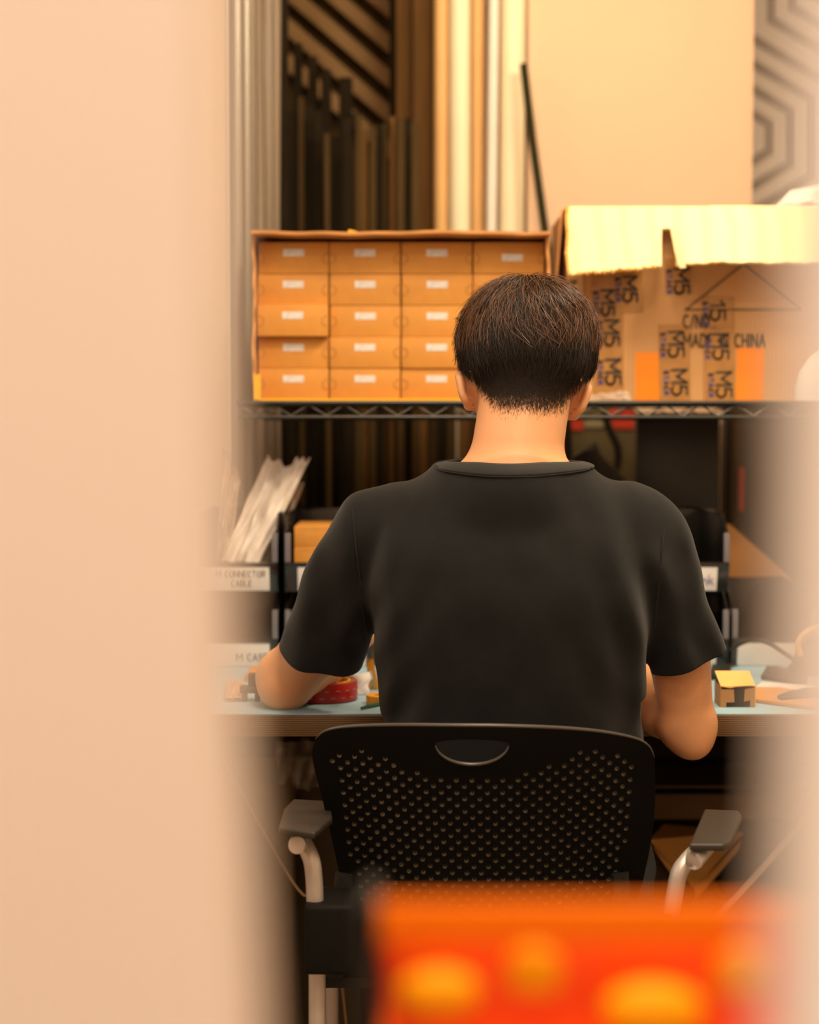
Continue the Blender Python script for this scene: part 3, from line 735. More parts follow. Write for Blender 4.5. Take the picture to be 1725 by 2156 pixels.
# white dome and white bag at far right
dm = MB().lathe([(.001, .100), (.02, .0985), (.045, .089), (.065, .074), (.082, .050), (.090, .024), (.092, 0), (.088, 0), (.001, .002)][::-1], (P(1790, 845, 2.86).x, 2.862, SZ + .0004), 40, 1, .6)
tag(dm.build('white_dome', mat('glossy_white', (0.95, 0.92, 0.9), .3), smooth=True), 'glossy white dome standing on the wire shelf before the shipping box, far right', 'cover')
bag('white_bag', [P(1600, 470, YQ + .14), P(1800, 470, YQ + .14), P(1800, 372, YQ + .14), P(1665, 402, YQ + .14)], mat('white_film', (0.95, 0.9, 0.86), .4), 'white plastic bag bulging above the shipping box at the top right', 12, .004, .05, group=None)

# ------------------------------------------------------------------ things lying on the bench
t = thing('tape_roll', 'red tape roll with a yellow core lying beside the left forearm', 'tape roll', PZ(684, 1472, MT))
c = PZ(684, 1472, MT); 
TR = mat('red_tape', (0.42, 0.012, 0.008), 0.35); TW = mat('tape_side', (0.30, 0.10, 0.05), 0.5, var=.2, vscale=80)
def ring(mb, c, r0, r1, z0, z1, n=56):
    base = len(mb.v)
    for (r, z) in ((r0, z0), (r1, z0), (r1, z1), (r0, z1)):
        for j in range(n):
            a = 2 * PI * j / n; mb.v.append(Vector(c) + Vector((r * math.cos(a), r * math.sin(a), z)))
    for i in range(4):
        for j in range(n):
            a = base + i * n + j; b = base + i * n + (j + 1) % n; i2 = (i + 1) % 4
            mb.f.append((a, b, base + i2 * n + (j + 1) % n, base + i2 * n + j))
    return mb
ring(MB(), c, .0375, .0475, .0012, .0275).build('tape_winding', TR, t, smooth=True, bevel=.0008)
ring(MB(), c, .0378, .0470, .0275, .0280).build('tape_side', TW, t)
ring(MB(), c, .0345, .0375, 0.0, .0285).build('core', YEL, t, smooth=True, bevel=.0006)
MB().lathe([(.001, .018), (.0345, .018), (.0345, .020), (.001, .020)], c, 40).build('yellow_liner', YEL, t)
lt = MB()
for row in (0, 1):
    for a in np.linspace(-115, 20, 8):
        an = math.radians(a + row * 9); p = c + Vector((math.cos(an) * .0477, math.sin(an) * .0477, .007 + row * .010))
        tx = Vector((-math.sin(an), math.cos(an), 0))
        for q in range(3):
            b = p + tx * (q * .0022); lt.prism([b, b + tx * .0013, b + tx * .0013 + Vector((0, 0, .0014)), b + Vector((0, 0, .0016))], Vector((math.cos(an), math.sin(an), 0)) * .0003)
lt.build('faint_print', mat('pale_print', (0.6, 0.3, 0.25), .5), t, fix=False)
# white crumpled paper
pa = [PZ(738, 1466, MT), PZ(775, 1463, MT)]; pb = [pa[0] + Vector((-.002, .012, .029)), pa[1] + Vector((.004, .012, .032))]
pp = MB(); n = 16
for j in range(n + 1):
    for i in range(n + 1):
        u, v = i / n, j / n
        p = (pa[0].lerp(pa[1], u)).lerp(pb[0].lerp(pb[1], u), v)
        p.y += .003 * math.sin(u * 4 + v * 3) + .0005 * math.sin(u * 17 - v * 13); p.x += .0015 * math.sin(v * 11); pp.v.append(p)
pp.f += [(j * (n + 1) + i, j * (n + 1) + i + 1, (j + 1) * (n + 1) + i + 1, (j + 1) * (n + 1) + i) for j in range(n) for i in range(n)]
o = pp.build('paper_scrap', PAPER, smooth=True); o.modifiers.new('t', 'SOLIDIFY').thickness = .0006
tag(o, 'crumpled white paper standing behind the red tape roll', 'paper')
WOOD = mat('orange_wood', (0.85, 0.36, 0.02), .5, var=.1)
q0 = PZ(772, 1452, MT); 
t = MB(); t.prism([q0, q0 + Vector((.007, 0, 0)), q0 + Vector((.006, 0, .045)), q0 + Vector((.001, 0, .045))], (0, .012, 0))
t.prism([q0 + Vector((.0125, 0, 0)), q0 + Vector((.019, 0, 0)), q0 + Vector((.009, 0, .045)), q0 + Vector((.004, 0, .045))], (0, .012, 0))
tag(t.build('wooden_stand', WOOD, bevel=.0006), 'small orange A-shaped stand beside the left edge of the back', 'stand')
c2 = PZ(806, 1480, MT)
tag(ring(MB(), c2, .012, .0235, 0, .012).build('orange_ring', WOOD, smooth=True, bevel=.001), 'orange ring lying on the blue mat next to the black shirt', 'ring')
pn = thing('green_pen', 'green pen pointing from under the shirt on the blue mat', 'pen', PZ(790, 1486, MT))
MB().tube([PZ(775, 1487, MT + .0030), PZ(850, 1472, MT + .0030)], .0028, 12).build('barrel', mat('green_plastic', (0.01, 0.10, 0.03), .35), pn, smooth=True)
MB().tube([PZ(761, 1491, MT + .0028), PZ(775, 1487, MT + .0030)], [.0018, .0027], 12).build('cap', mat('dark_green', (0.01, 0.06, 0.02), .35), pn, smooth=True)
# hazy gadget on the left
g = thing('small_gadget', 'small grey device on stubby feet left of the elbow on the mat', 'device', PZ(527, 1470, MT))
gp = PZ(527, 1478, MT)
GG = mat('dull_grey_plastic', (0.06, 0.052, 0.045), .5)
MB().box(gp + Vector((-.016, 0, .012)), gp + Vector((.016, .02, .022))).build('body', GG, g, bevel=.002)
MB().box(gp + Vector((-.004, .004, .022)), gp + Vector((.010, .018, .040))).build('head', GG, g, bevel=.002)
for dx in (-.012, .006): MB().box(gp + Vector((dx, 0, 0)), gp + Vector((dx + .007, .01, .012))).build('foot', GG, g, bevel=.001)
bag('parts_bag', [PZ(470, 1470, MT + .006), PZ(512, 1470, MT + .006), PZ(512, 1430, MT + .008), PZ(475, 1432, MT + .008)], plastic_film('pinkish_bag', (0.75, .45, .32), .7, .3), 'small clear bag of reddish parts on the mat below the left bins', 15, .002, .004, group=None)
tag(MB().box(PZ(516, 1435, MT), PZ(548, 1418, MT) + Vector((0, 0, .012))).build('carton_scrap', CARD, bevel=.001), 'small tan carton behind the grey device by the left elbow', 'carton')

# cube box at right
cb0 = PZ(1518, 1489, MT); cb1 = PZ(1589, 1488, MT); w_ = cb1.x - cb0.x
kb = thing('cut_open_carton', 'small bright yellow-brown carton with a black cutout front, right of the arm on the mat', 'carton', cb0 + Vector((w_ / 2, .025, 0)))
zf = .030; zb = .0445; dp = .045; y0 = cb0.y
K = mat('lit_carton', (0.86, 0.48, 0.14), .65, var=.06, vscale=60)  # lit board tone for the flap; the front has a darker copy
KD = mat('carton_face', (0.42, 0.21, 0.075), .7, var=.05)
mb = MB(); x0 = cb0.x; x1 = x0 + w_
mb.prism([(x0, y0 + .001, MT), (x0, y0 + dp, MT), (x0, y0 + dp, MT + zb), (x0, y0 + .001, MT + zf)], (w_, 0, 0)); mb.build('carton_body', mat('carton_inside', (0.02, .017, .012), .7), kb)
mb = MB(); zt_ = [.0285, .0275, .0262, .028, .0275, .029, .0292, .0285]
vs = [(x0 - .0006, y0 + dp, MT + zb + .0006), (x1 + .0006, y0 + dp, MT + zb + .0006)] + [(x1 + .0006 - (w_ + .0012) * i / 7, y0 - .001, MT + zt_[7 - i] + .002) for i in range(8)]
mb.prism(vs, (0, 0, -.0012)).build('top_flap', K, kb)
def fpl(pts, nm): MB().prism([(x0 + u * w_, y0 - .0006, MT + v * .03) for u, v in pts], (0, .0014, 0)).build(nm, KD, kb)
fpl([(0, 0), (.16, 0), (.16, .22), (.40, .24), (.38, .84), (0, .84)], 'front_tab'); fpl([(.86, 0), (1, 0), (1, .92), (.70, .84), (.68, .26), (.86, .32)], 'front_tab')
MB().box((x0 - .0008, y0, MT), (x0 + .0006, y0 + dp, MT + zf)).build('side_panel', KD, kb); MB().box((x1 - .0006, y0, MT), (x1 + .0008, y0 + dp, MT + zf)).build('side_panel', K, kb)

def flat(name, pts, m, label, cat, th=.0008, z=MT):
    o = MB().prism([PZ(px, py, z) for px, py in pts], (0, 0, th)).build(name, m); return tag(o, label, cat)
flat('paper_sheet', [(1592, 1448), (1606, 1436), (1790, 1450), (1900, 1520), (1740, 1500)], PAPER, 'white paper sheet lying right of the small yellow carton', 'paper', .0006)
flat('cardboard_piece', [(1592, 1478), (1592, 1452), (1640, 1452), (1760, 1470), (1760, 1500)], CARD, 'tan cardboard piece on the white paper at the right', 'cardboard', .004, MT + .001)
def flatdark(name, pts, label, cat, th, z, m=None):
    return flat(name, pts, m or mat('slate_plastic', (0.055, .048, .044), .5), label, cat, th, z)
flatdark('flat_device', [(1604, 1430), (1618, 1408), (1705, 1420), (1702, 1440), (1660, 1438)], 'flat dark grey device lying behind the white paper', 'device', .006, MT + .0008)
flatdark('grey_spatula', [(1638, 1469), (1660, 1460), (1700, 1452), (1800, 1452), (1800, 1466), (1700, 1470), (1645, 1474)], 'dark pointed tool on the white paper at the right edge', 'tool', .003, MT + .0055)
cy = MB().tube(smooth_path([P(1540, 1368, 2.72), P(1562, 1354, 2.70), P(1590, 1347, 2.68), P(1622, 1355, 2.66), P(1655, 1376, 2.64), P(1690, 1400, 2.62)]), .0035, 10)
tag(cy.build('arched_cable', BLACK_M, smooth=True), 'black cable arching in front of the lone right bin', 'cable')
cy = MB().tube(smooth_path([PZ(1530, 1408, MT + .0015), PZ(1560, 1399, MT + .0015), PZ(1610, 1396, MT + .0015), PZ(1660, 1396, MT + .0015)]), .0013, 8)
tag(cy.build('thin_cable', mat('teal_wire', (.04, .06, .05), .5), smooth=True), 'thin dark wire lying flat on the mat below the right bin', 'cable')
flatdark('black_block', [(1494, 1432), (1500, 1408), (1540, 1408), (1538, 1432)], 'black block between the right arm and the yellow carton', 'device', .008, MT, BLACK_M)
lp = thing('dispenser', 'grey tape dispenser with a tan roll at the right edge of the bench', 'dispenser', PZ(1720, 1405, MT))
pA = PZ(1700, 1425, MT)
MB().prism([pA + Vector((-.03, 0, 0)), pA + Vector((.08, 0, 0)), pA + Vector((.08, 0, .045)), pA + Vector((-.005, 0, .050)), pA + Vector((-.012, 0, .02))], (0, .04, 0)).build('base', mat('slate_plastic', (0,0,0)), lp, bevel=.002)
tp = MB(); cc = pA + Vector((.030, .0, .048))
tp.tube([cc + Vector((.042 * math.cos(a), 0.004, .030 * math.sin(a))) for a in np.linspace(-.3, PI + .5, 24)], .0055, 8)
tp.tube([cc + Vector((.034 * math.cos(a), 0.016, .022 * math.sin(a))) for a in np.linspace(-.3, PI + .4, 24)], .0055, 8)
tp.build('tan_loop', mat('tan_band', (0.75, .42, .15), .6), lp, smooth=True)

# ------------------------------------------------------------------ under the bench
def ubox(px0, px1, py0, py1, Y, d_, m, name, label, cat='box', zfloor=True, group=None):
    a = P(px0, py0, Y); b = P(px1, py1, Y)
    o = MB().box((a.x, Y, 0 if zfloor else b.z), (b.x, Y + d_, a.z)).build(name, m, bevel=.004); return tag(o, label, cat, group)
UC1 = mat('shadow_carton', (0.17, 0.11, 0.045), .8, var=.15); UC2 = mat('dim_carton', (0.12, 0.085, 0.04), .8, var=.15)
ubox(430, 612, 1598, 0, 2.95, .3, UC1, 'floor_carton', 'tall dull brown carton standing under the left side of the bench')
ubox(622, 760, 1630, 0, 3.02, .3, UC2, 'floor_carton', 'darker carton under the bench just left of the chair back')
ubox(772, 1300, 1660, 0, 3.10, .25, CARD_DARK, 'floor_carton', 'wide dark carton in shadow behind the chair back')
bag('hanging_bag', [P(585, 1650, 2.50), P(680, 1660, 2.50), P(680, 1562, 2.47), P(578, 1562, 2.47)], plastic_film('shiny_clear_bag', (0.30, .24, .20), .38, .10, 25, .8), 'crinkled clear plastic bag stuffed under the bench left of the chair', 21, .006, .02, group=None)
dr = thing('under_shelf', 'dark wooden shelf unit with two thin ledges beneath the bench at the right', 'shelf', (P(1600, 0, 2.95).x, 2.95, 0))
xa_, xb_ = P(1330, 1700, 2.9).x, P(1900, 1700, 2.9).x
MB().box((xa_, 2.93, P(0, 1733, 2.9).z), (xb_, 2.96, P(0, 1682, 2.9).z)).build('front_beam', mat('beam_wood', (0.16, .085, .025), .7, var=.25, vscale=5, stretch=(1, 1, 6)), dr)
for yy in (1654, 1672): MB().box((xa_, 2.89, P(0, yy + 2, 2.9).z), (xb_, 3.08, P(0, yy - 2, 2.9).z)).build('ledge', mat('ledge_wood', (0.10, .05, .018), .6), dr)
MB().box((xa_, 3.08, 0), (xb_, 3.095, TZ - .04)).build('back_panel', BR3, dr)
for xx in (xa_, xb_ - .02): MB().box((xx, 2.965, 0), (xx + .02, 3.08, P(0, 1670, 2.9).z)).build('side_panel', BR2, dr)
# open carton right
oc = thing('opened_carton', 'tan carton with a dark open side lying under the bench behind the right armrest', 'carton', (P(1460, 0, 2.7).x, 2.7, 0))
OCM = mat('amber_carton', (0.50, .24, .05), .6, var=.1, vscale=15)
Yc = 2.68
MB().prism([P(1368, 1768, Yc), P(1398, 1735, Yc + .14), P(1565, 1752, Yc + .14), P(1462, 1868, Yc)], (0, 0, -.004)).build('top_face', OCM, oc)
MB().prism([P(1368, 1770, Yc), P(1462, 1870, Yc), P(1448, 1990, Yc), P(1380, 1930, Yc)], (0, .004, 0)).build('open_side', BR2, oc)
MB().prism([P(1463, 1872, Yc), P(1562, 1770, Yc + .12), P(1556, 1790, Yc + .12), P(1466, 1895, Yc)], (0, .004, 0)).build('side_face', OCM, oc)
MB().prism([P(1372, 1775, Yc + .005), P(1440, 1845, Yc - .01), P(1420, 1850, Yc - .03), P(1385, 1800, Yc - .03)], (0, .003, 0)).build('flap', OCM, oc)
a = P(1380, 1930, Yc); b = P(1560, 1930, Yc)
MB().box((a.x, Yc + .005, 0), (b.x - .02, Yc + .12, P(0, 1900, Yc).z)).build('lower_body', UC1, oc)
wr = MB().tube(smooth_path([P(1790, 1560, 2.6), P(1720, 1690, 2.55), P(1640, 1790, 2.5), P(1560, 1880, 2.45), P(1490, 1960, 2.4), P(1440, 2080, 2.4), Vector((P(1440, 0, 2.4).x, 2.4, .006))]), .005, 8)
tag(wr.build('pale_cable', mat('pale_cable_skin', (0.45, .33, .25), .5), smooth=True), 'pale cable running diagonally down at the right beneath the bench', 'cable')
wr = MB().tube(smooth_path([P(470, 1600, 2.62), P(560, 1760, 2.6), P(600, 1830, 2.55), P(640, 1885, 2.5), P(700, 1920, 2.5), Vector((P(760, 0, 2.5).x, 2.5, .006))]), .0018, 8)
tag(wr.build('thin_floor_wire', mat('copper_wire', (0.4, .22, .1), .4), smooth=True), 'thin copper coloured wire trailing down left of the chair', 'wire')

# ------------------------------------------------------------------ chair
CH = BLACK
ch = thing('office_chair', 'black office chair with a perforated plastic back and silver arm tubes', 'chair', (0.09, 2.2, 0))
YCH = 1.985
def cp(px, py): v = P(px, py, YCH); return (v.x, v.z)
xc = P(1018, 1700, YCH).x; zc0 = P(0, 1890, YCH).z
def cmap(x, z, off=0.0):
    u = (x - xc) / .2
    return Vector((x, YCH + .040 * u * u - (z - zc0) * .12 + off + .012 * math.cos((z - zc0) * 14), z))
outl = [(656, 1600), (657, 1578), (664, 1558), (680, 1542), (705, 1532), (745, 1525), (800, 1520), (870, 1517), (950, 1516), (1030, 1516), (1110, 1519), (1180, 1524), (1245, 1532), (1300, 1543), (1345, 1557), (1370, 1575), (1382, 1600), (1386, 1640), (1388, 1700), (1386, 1760), (1378, 1820), (1366, 1880), (1350, 1925), (1310, 1945), (1200, 1952), (1030, 1955), (860, 1952), (760, 1946), (726, 1925), (716, 1880), (704, 1820), (690, 1750), (674, 1680), (662, 1630)]
cen = sum(p[0] for p in outl) / len(outl), sum(p[1] for p in outl) / len(outl)
def inside(pt, poly):
    x, y = pt; c = False; n = len(poly)
    for i in range(n):
        x1, y1 = poly[i]; x2, y2 = poly[(i + 1) % n]
        if (y1 > y) != (y2 > y) and x < (x2 - x1) * (y - y1) / (y2 - y1) + x1: c = not c
    return c
inner = [(cen[0] + (x - cen[0]) * .92, cen[1] + (y - cen[1]) * .90) for x, y in outl]
slot = [(992 + 78 * math.cos(a), 1553 + (-7 if math.sin(a) < 0 else 45) * abs(math.sin(a)) ** .9 + 3 * math.cos(a) ** 2) for a in np.linspace(0, 2 * PI, 29)[:-1]]
holes = []
for r in range(-1, 30):
    for c in range(-14, 15):
        x = 1012 + (c + (.5 if r % 2 else 0)) * 31.2 * (1 - .00025 * (r * 13.8 - 200)); y = 1566 + r * 13.8 + abs(x - 1012) ** 2 * -.00004
        x += (r - 14) * .4
        if not (690 < x < 1345): continue
        lim = 1625 - max(0, (abs(x - 1000) - 95)) * .42
        if y < max(lim, 1560 + (abs(x - 1012) / 330) ** 4 * 40): continue
        if y > 1935 or not inside((x, y), inner): continue
        ll = 690 + (y - 1560) * .18; rr = 1340 - max(0, (y - 1650)) * .12
        if not (ll < x < rr): continue
        holes.append((x, y))
def plate(rh_, off, slotscale):
    vs = [Vector(cp(*p)) for p in outl]; n0 = len(vs); es = [(i, (i + 1) % n0) for i in range(n0)]
    loops = []
    sc = (sum(p[0] for p in slot) / len(slot), sum(p[1] for p in slot) / len(slot))
    sl_ = [(sc[0] + (x - sc[0]) * slotscale, sc[1] + (y - sc[1]) * slotscale) for x, y in slot]
    b = len(vs); vs += [Vector(cp(*p)) for p in sl_]; es += [(b + i, b + (i + 1) % len(sl_)) for i in range(len(sl_))]
    loops.append(list(range(b, b + len(sl_))))
    for (hx, hy) in holes:
        b = len(vs); k = 8
        for i in range(k):
            a = 2 * PI * i / k + .39; vs.append(Vector(cp(hx + rh_ * math.cos(a), hy + rh_ * math.sin(a))))
        es += [(b + i, b + (i + 1) % k) for i in range(k)]; loops.append(list(range(b, b + k)))
    hs = np.array(holes)
    for gy in range(1530, 1950, 13):
        for gx in range(665, 1385, 16):
            if not inside((gx, gy), [(cen[0] + (x - cen[0]) * .985, cen[1] + (y - cen[1]) * .98) for x, y in outl]): continue
            if np.min((hs[:, 0] - gx) ** 2 + (hs[:, 1] - gy) ** 2) < 90: continue
            if inside((gx, gy), [(sc[0] + (x - sc[0]) * 1.1, sc[1] + (y - sc[1]) * 1.25) for x, y in slot]): continue
            vs.append(Vector(cp(gx, gy)))
    rv, re, rf, ov, oe, of = geometry.delaunay_2d_cdt(vs, es, [], 0, 1e-6, True)
    # map original ids
    omap = {}
    for i, l in enumerate(ov):
        for q in l: omap[q] = i
    loopset = []
    of2 = [Vector(cp(*p)) for p in outl]; opoly = [(v.x, v.y) for v in of2]
    holec = {}
    lid = {}
    for li, l in enumerate(loops):
        for q in l: lid[omap[q]] = li
    fs = []
    for f in rf:
        s_ = {lid.get(i, -1) for i in f}
        if len(s_) == 1 and -1 not in s_: continue
        c_ = sum((rv[i] for i in f), Vector((0, 0))) / len(f)
        if not inside((c_.x, c_.y), opoly): continue
        fs.append(tuple(f))
    return [cmap(v.x, v.y, off) for v in rv], fs, [[omap[q] for q in l] for l in loops], [omap[i] for i in range(n0)]
fv, ff, fl_, fo = plate(5.1, 0.0, 1.0)
bv, bf, bl_, bo = plate(3.1, 0.0055, .96)
mb = MB(); mb.add(fv, ff); nb = len(mb.v); mb.add(bv, [f[::-1] for f in bf])
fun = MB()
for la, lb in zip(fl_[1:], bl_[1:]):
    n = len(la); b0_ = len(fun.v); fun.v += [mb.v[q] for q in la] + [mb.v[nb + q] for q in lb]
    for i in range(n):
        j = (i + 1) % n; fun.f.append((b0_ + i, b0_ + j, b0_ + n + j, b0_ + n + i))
for la, lb in [(fl_[0], bl_[0]), (fo, bo)]:
    n = len(la)
    for i in range(n):
        j = (i + 1) % n; mb.f.append((la[i], la[j], nb + lb[j], nb + lb[i]))
back = mb.build('backrest', mat('chair_plastic', (0.0025, 0.0023, 0.002), 0.55, spec=0.12, bump=.05, bscale=500), ch)
fun.build('hole_bevels', mat('lit_bevel', (0.17, 0.125, 0.07), .4), back, fix=False)  # lighter colour imitates light caught on the hole walls
me = back.data; me.polygons.foreach_set('use_smooth', [True] * len(me.polygons)); me.set_sharp_from_angle(angle=.5)
# rolled rim along the top and lip of the hand slot, lightened as highlights
zr = smooth_path([cmap(*cp(x, y), .001) for x, y in outl[2:17]], 4)
MB().tube(zr, [.0022 * math.sin(PI * (i + .6) / (len(zr) + .2)) ** .5 for i in range(len(zr))], 8).build('top_rim', mat('rim_highlight', (0.09, .08, .07), .3), ch, smooth=True)
hl = [cmap(*cp(992 + 76 * math.cos(a), 1554 + 45 * math.sin(a)), -.002) for a in np.linspace(.12, PI - .12, 22)]
MB().tube(hl, [.0019 * math.sin(PI * (i + .8) / (len(hl) + .6)) ** .6 for i in range(len(hl))], 8).build('handle_lip', mat('lip_highlight', (0.10, .085, .07), .25), ch, smooth=True)
# seat
SEATZ = .472
def seat_pt(u, v, off): # u -1..1, v 0..1
    ex = .215 * (1 - .08 * v)
    x = xc + ex * u; y = 2.045 + .41 * v
    z = SEATZ - .012 * math.cos(u * 1.2) * math.sin(v * PI) + .004 - (.02 * max(0, v - .85) / .15) + off
    return Vector((x, y, z))
mb = MB(); n = 20; ix = {}
for s_ in (0, 1):
    for j in range(n + 1):
        for i in range(n + 1):
            u = 2 * i / n - 1; v = j / n
            uu = u * (1 - .12 * abs(2 * v - 1) ** 6); ix[(s_, i, j)] = len(mb.v); mb.v.append(seat_pt(uu, v, -.012 if s_ else 0))
for s_ in (0, 1):
    for j in range(n):
        for i in range(n):
            f = (ix[(s_, i, j)], ix[(s_, i + 1, j)], ix[(s_, i + 1, j + 1)], ix[(s_, i, j + 1)]); mb.f.append(f if s_ == 0 else f[::-1])
for i in range(n):
    for (a_, b_) in (((i, 0), (i + 1, 0)), ((i + 1, n), (i, n)), ((0, i + 1), (0, i)), ((n, i), (n, i + 1))):
        mb.f.append((ix[(0, *a_)], ix[(1, *a_)], ix[(1, *b_)], ix[(0, *b_)]))
mb.build('seat', CH, ch, bevel=0).data.polygons.foreach_set('use_smooth', [False] * 1) if False else mb.build('seat', CH, ch)
def arm(side, tube_pts, padq, blk):
    MB().tube(smooth_path(tube_pts, 10), .0100, 20).build('arm_tube', STEEL, ch, smooth=True)
    mb = MB(); mb.prism(padq, (0, 0, -.008)); mb.build('arm_pad', mat('arm_pad_plastic', (0.035, .028, .022), .45), ch, bevel=.0025, seg=3)
    mb = MB(); mb.box(*blk); mb.build('arm_bracket', mat('bracket_plastic', (.006, .005, .004), .7, spec=.2), ch, bevel=.006, seg=3)
zl = .690; zr_ = .681
L = lambda px, py: PZ(px, py, zl)
R = lambda px, py: PZ(px, py, zr_)
la = P(655, 1800, 1.955)
arm('left', [P(664, 1925, 1.96), P(662, 1860, 1.96), P(657, 1815, 1.96), P(645, 1785, 1.968), P(632, 1765, 1.98), L(622, 1752) + Vector((0, .03, -.022)), L(640, 1700) + Vector((0, .0, -.022))],
    [L(586, 1742), L(662, 1753), L(700, 1722), L(696, 1686), L(618, 1682), L(598, 1702)], (Vector((P(634, 0, 1.93).x, 1.935, .515)), Vector((P(742, 0, 1.93).x, 2.02, P(0, 1905, 1.94).z))))
arm('right', [P(1410, 1950, 1.96), P(1420, 1890, 1.96), P(1430, 1840, 1.96), P(1446, 1815, 1.965), P(1464, 1797, 1.975), R(1474, 1788) + Vector((0, .03, -.020)), R(1500, 1730) + Vector((0, 0, -.022))],
    [R(1452, 1777), R(1524, 1778), R(1540, 1770), R(1563, 1716), R(1556, 1706), R(1484, 1703)], (Vector((P(1335, 0, 1.93).x, 1.935, .515)), Vector((P(1440, 0, 1.93).x, 2.02, P(0, 1930, 1.94).z))))
for sx, px_ in ((-1, 688), (1, 1388)):
    bx_ = P(px_, 0, 1.95).x
    MB().tube(smooth_path([(xc + sx * .165, YCH + .035, zc0 + .02), (xc + sx * .17, 2.03, .53), (xc + sx * .175, 2.07, .48), (xc + sx * .175, 2.2, .452), (xc + sx * .175, 2.44, .45)], 8), .011, 14).build('side_frame', BLACK_M, ch, smooth=True)
    MB().tube([(bx_, 2.0, .53), (xc + sx * .175, 2.06, .475)], .014, 12).build('bracket_bar', BLACK_M, ch, smooth=True)
    for (yt, yb) in ((1.985, 1.93), (2.42, 2.47)):
        xl_ = P(660, 0, 1.96).x if sx < 0 else P(1412, 0, 1.96).x
        if yt > 2.2: xl_ = xc + sx * .20
        MB().tube(smooth_path([(xl_, yt, .52 if yt < 2.2 else .455), (xl_ - .0 * sx, (yt + yb) / 2, .3), (xl_ + sx * .004, yb, .02)], 6), .0100, 16).build('leg', STEEL, ch, smooth=True)
        MB().lathe([(.004, 0.001), (.015, 0.001), (.015, .02), (.012, .026), (.004, .026)], (xl_ + sx * .004, yb, 0), 18).build('foot_cap', BLACK, ch, smooth=True)
MB().tube([(xc - .175, 2.25, .444), (xc + .175, 2.25, .444)], .011, 12).build('cross_bar', BLACK_M, ch, smooth=True)

# ------------------------------------------------------------------ orange cart close to the camera
YO = .62
ORM = mat('orange_plastic', (1.0, 0.20, 0.0), 0.6, spec=.15, sss=0.0)
ORY = mat('amber_plastic', (1.0, 0.40, 0.0), 0.6, spec=.15)
ct = thing('orange_cart', 'bright orange organiser on a cart close to the camera, blurred along the bottom', 'cart', (P(1250, 0, YO).x, YO + .1, 0))
def opx(px): return P(px, 2000, YO).x
def opz(py): return P(1200, py, YO).z
mb = MB(); x0, x1 = opx(800), opx(1760)
mb.box((x0, YO, opz(1985)), (x1, YO + .006, opz(1902)))   # rim band
mb.prism([(x0, YO + .006, opz(1985)), (x0, YO + .006, opz(1902)), (x0, YO + .12, P(0, 1906, YO + .124).z), (x0, YO + .12, P(0, 2050, YO + .124).z)], (.004, 0, 0))
mb.prism([(x1, YO + .006, opz(1985)), (x1, YO + .006, opz(1902)), (x1, YO + .12, P(0, 1906, YO + .124).z), (x1, YO + .12, P(0, 2050, YO + .124).z)], (-.004, 0, 0))
mb.box((x0, YO + .12, opz(2300)), (x1, YO + .124, P(0, 1906, YO + .124).z))
mb.build('rim', ORM, ct, bevel=.001)
MB().box((x0, YO + .001, opz(2330)), (x1, YO + .125, opz(2300))).build('tray', ORM, ct, bevel=.001)
MB().box((x0 + .002, YO + .035, opz(2295)), (x1, YO + .045, opz(2000))).build('inner_wall', mat('deep_orange', (1.0, .11, .002), .5), ct)
MB().box((opx(760), YO + .01, .90), (opx(800) - .0005, YO + .05, opz(1925))).build('side_handle', BLACK_M, ct, bevel=.002)
MB().box((x0 + .0, YO + .0, 0), (x0 + .01, YO + .01, .85)).build('leg', BLACK_M, ct); MB().box((x1 - .01, YO + .0, 0), (x1, YO + .01, .85)).build('leg', BLACK_M, ct)
MB().box((x0 + .0, YO + .11, 0), (x0 + .01, YO + .12, .85)).build('leg', BLACK_M, ct); MB().box((x1 - .01, YO + .11, 0), (x1, YO + .12, .85)).build('leg', BLACK_M, ct)
MB().box((x0, YO, .85), (x1, YO + .124, .86)).build('cart_shelf', BLACK_M, ct)
MB().box((x0, YO, .86), (x1, YO + .124, opz(2330))).build('lower_case', ORM, ct)
BAL = [(925, 2080, 88, 44), (1125, 2035, 62, 48), (1375, 2120, 110, 54), (1560, 2040, 60, 50)]
for (bx0, by0, rx_, rz_), nm in zip(BAL, ('low amber knob-like part at the left of the orange cart, blurred', 'amber rounded part at the centre of the orange cart, blurred', 'largest amber rounded part right of centre in the orange cart, blurred', 'amber rounded part at the right end of the orange cart, blurred')):
    c_ = P(bx0, by0, YO + .016); sc_ = YO / F
    zb_ = opz(2300)
    mb = MB(); rr = rx_ * sc_
    n = 24; prof = [(.0005, rz_ * sc_)] + [(rr * math.sin(a), rz_ * sc_ * math.cos(a)) for a in np.linspace(.2, PI / 2, 8)] + [(rr * 1.0, -rz_ * sc_ * .6), (rr * .8, -rz_ * sc_), (.0005, -rz_ * sc_)]
    mb.lathe(prof[::-1], c_, n, 1, .55)
    mb.build('amber_part', ORY, ct, smooth=True)

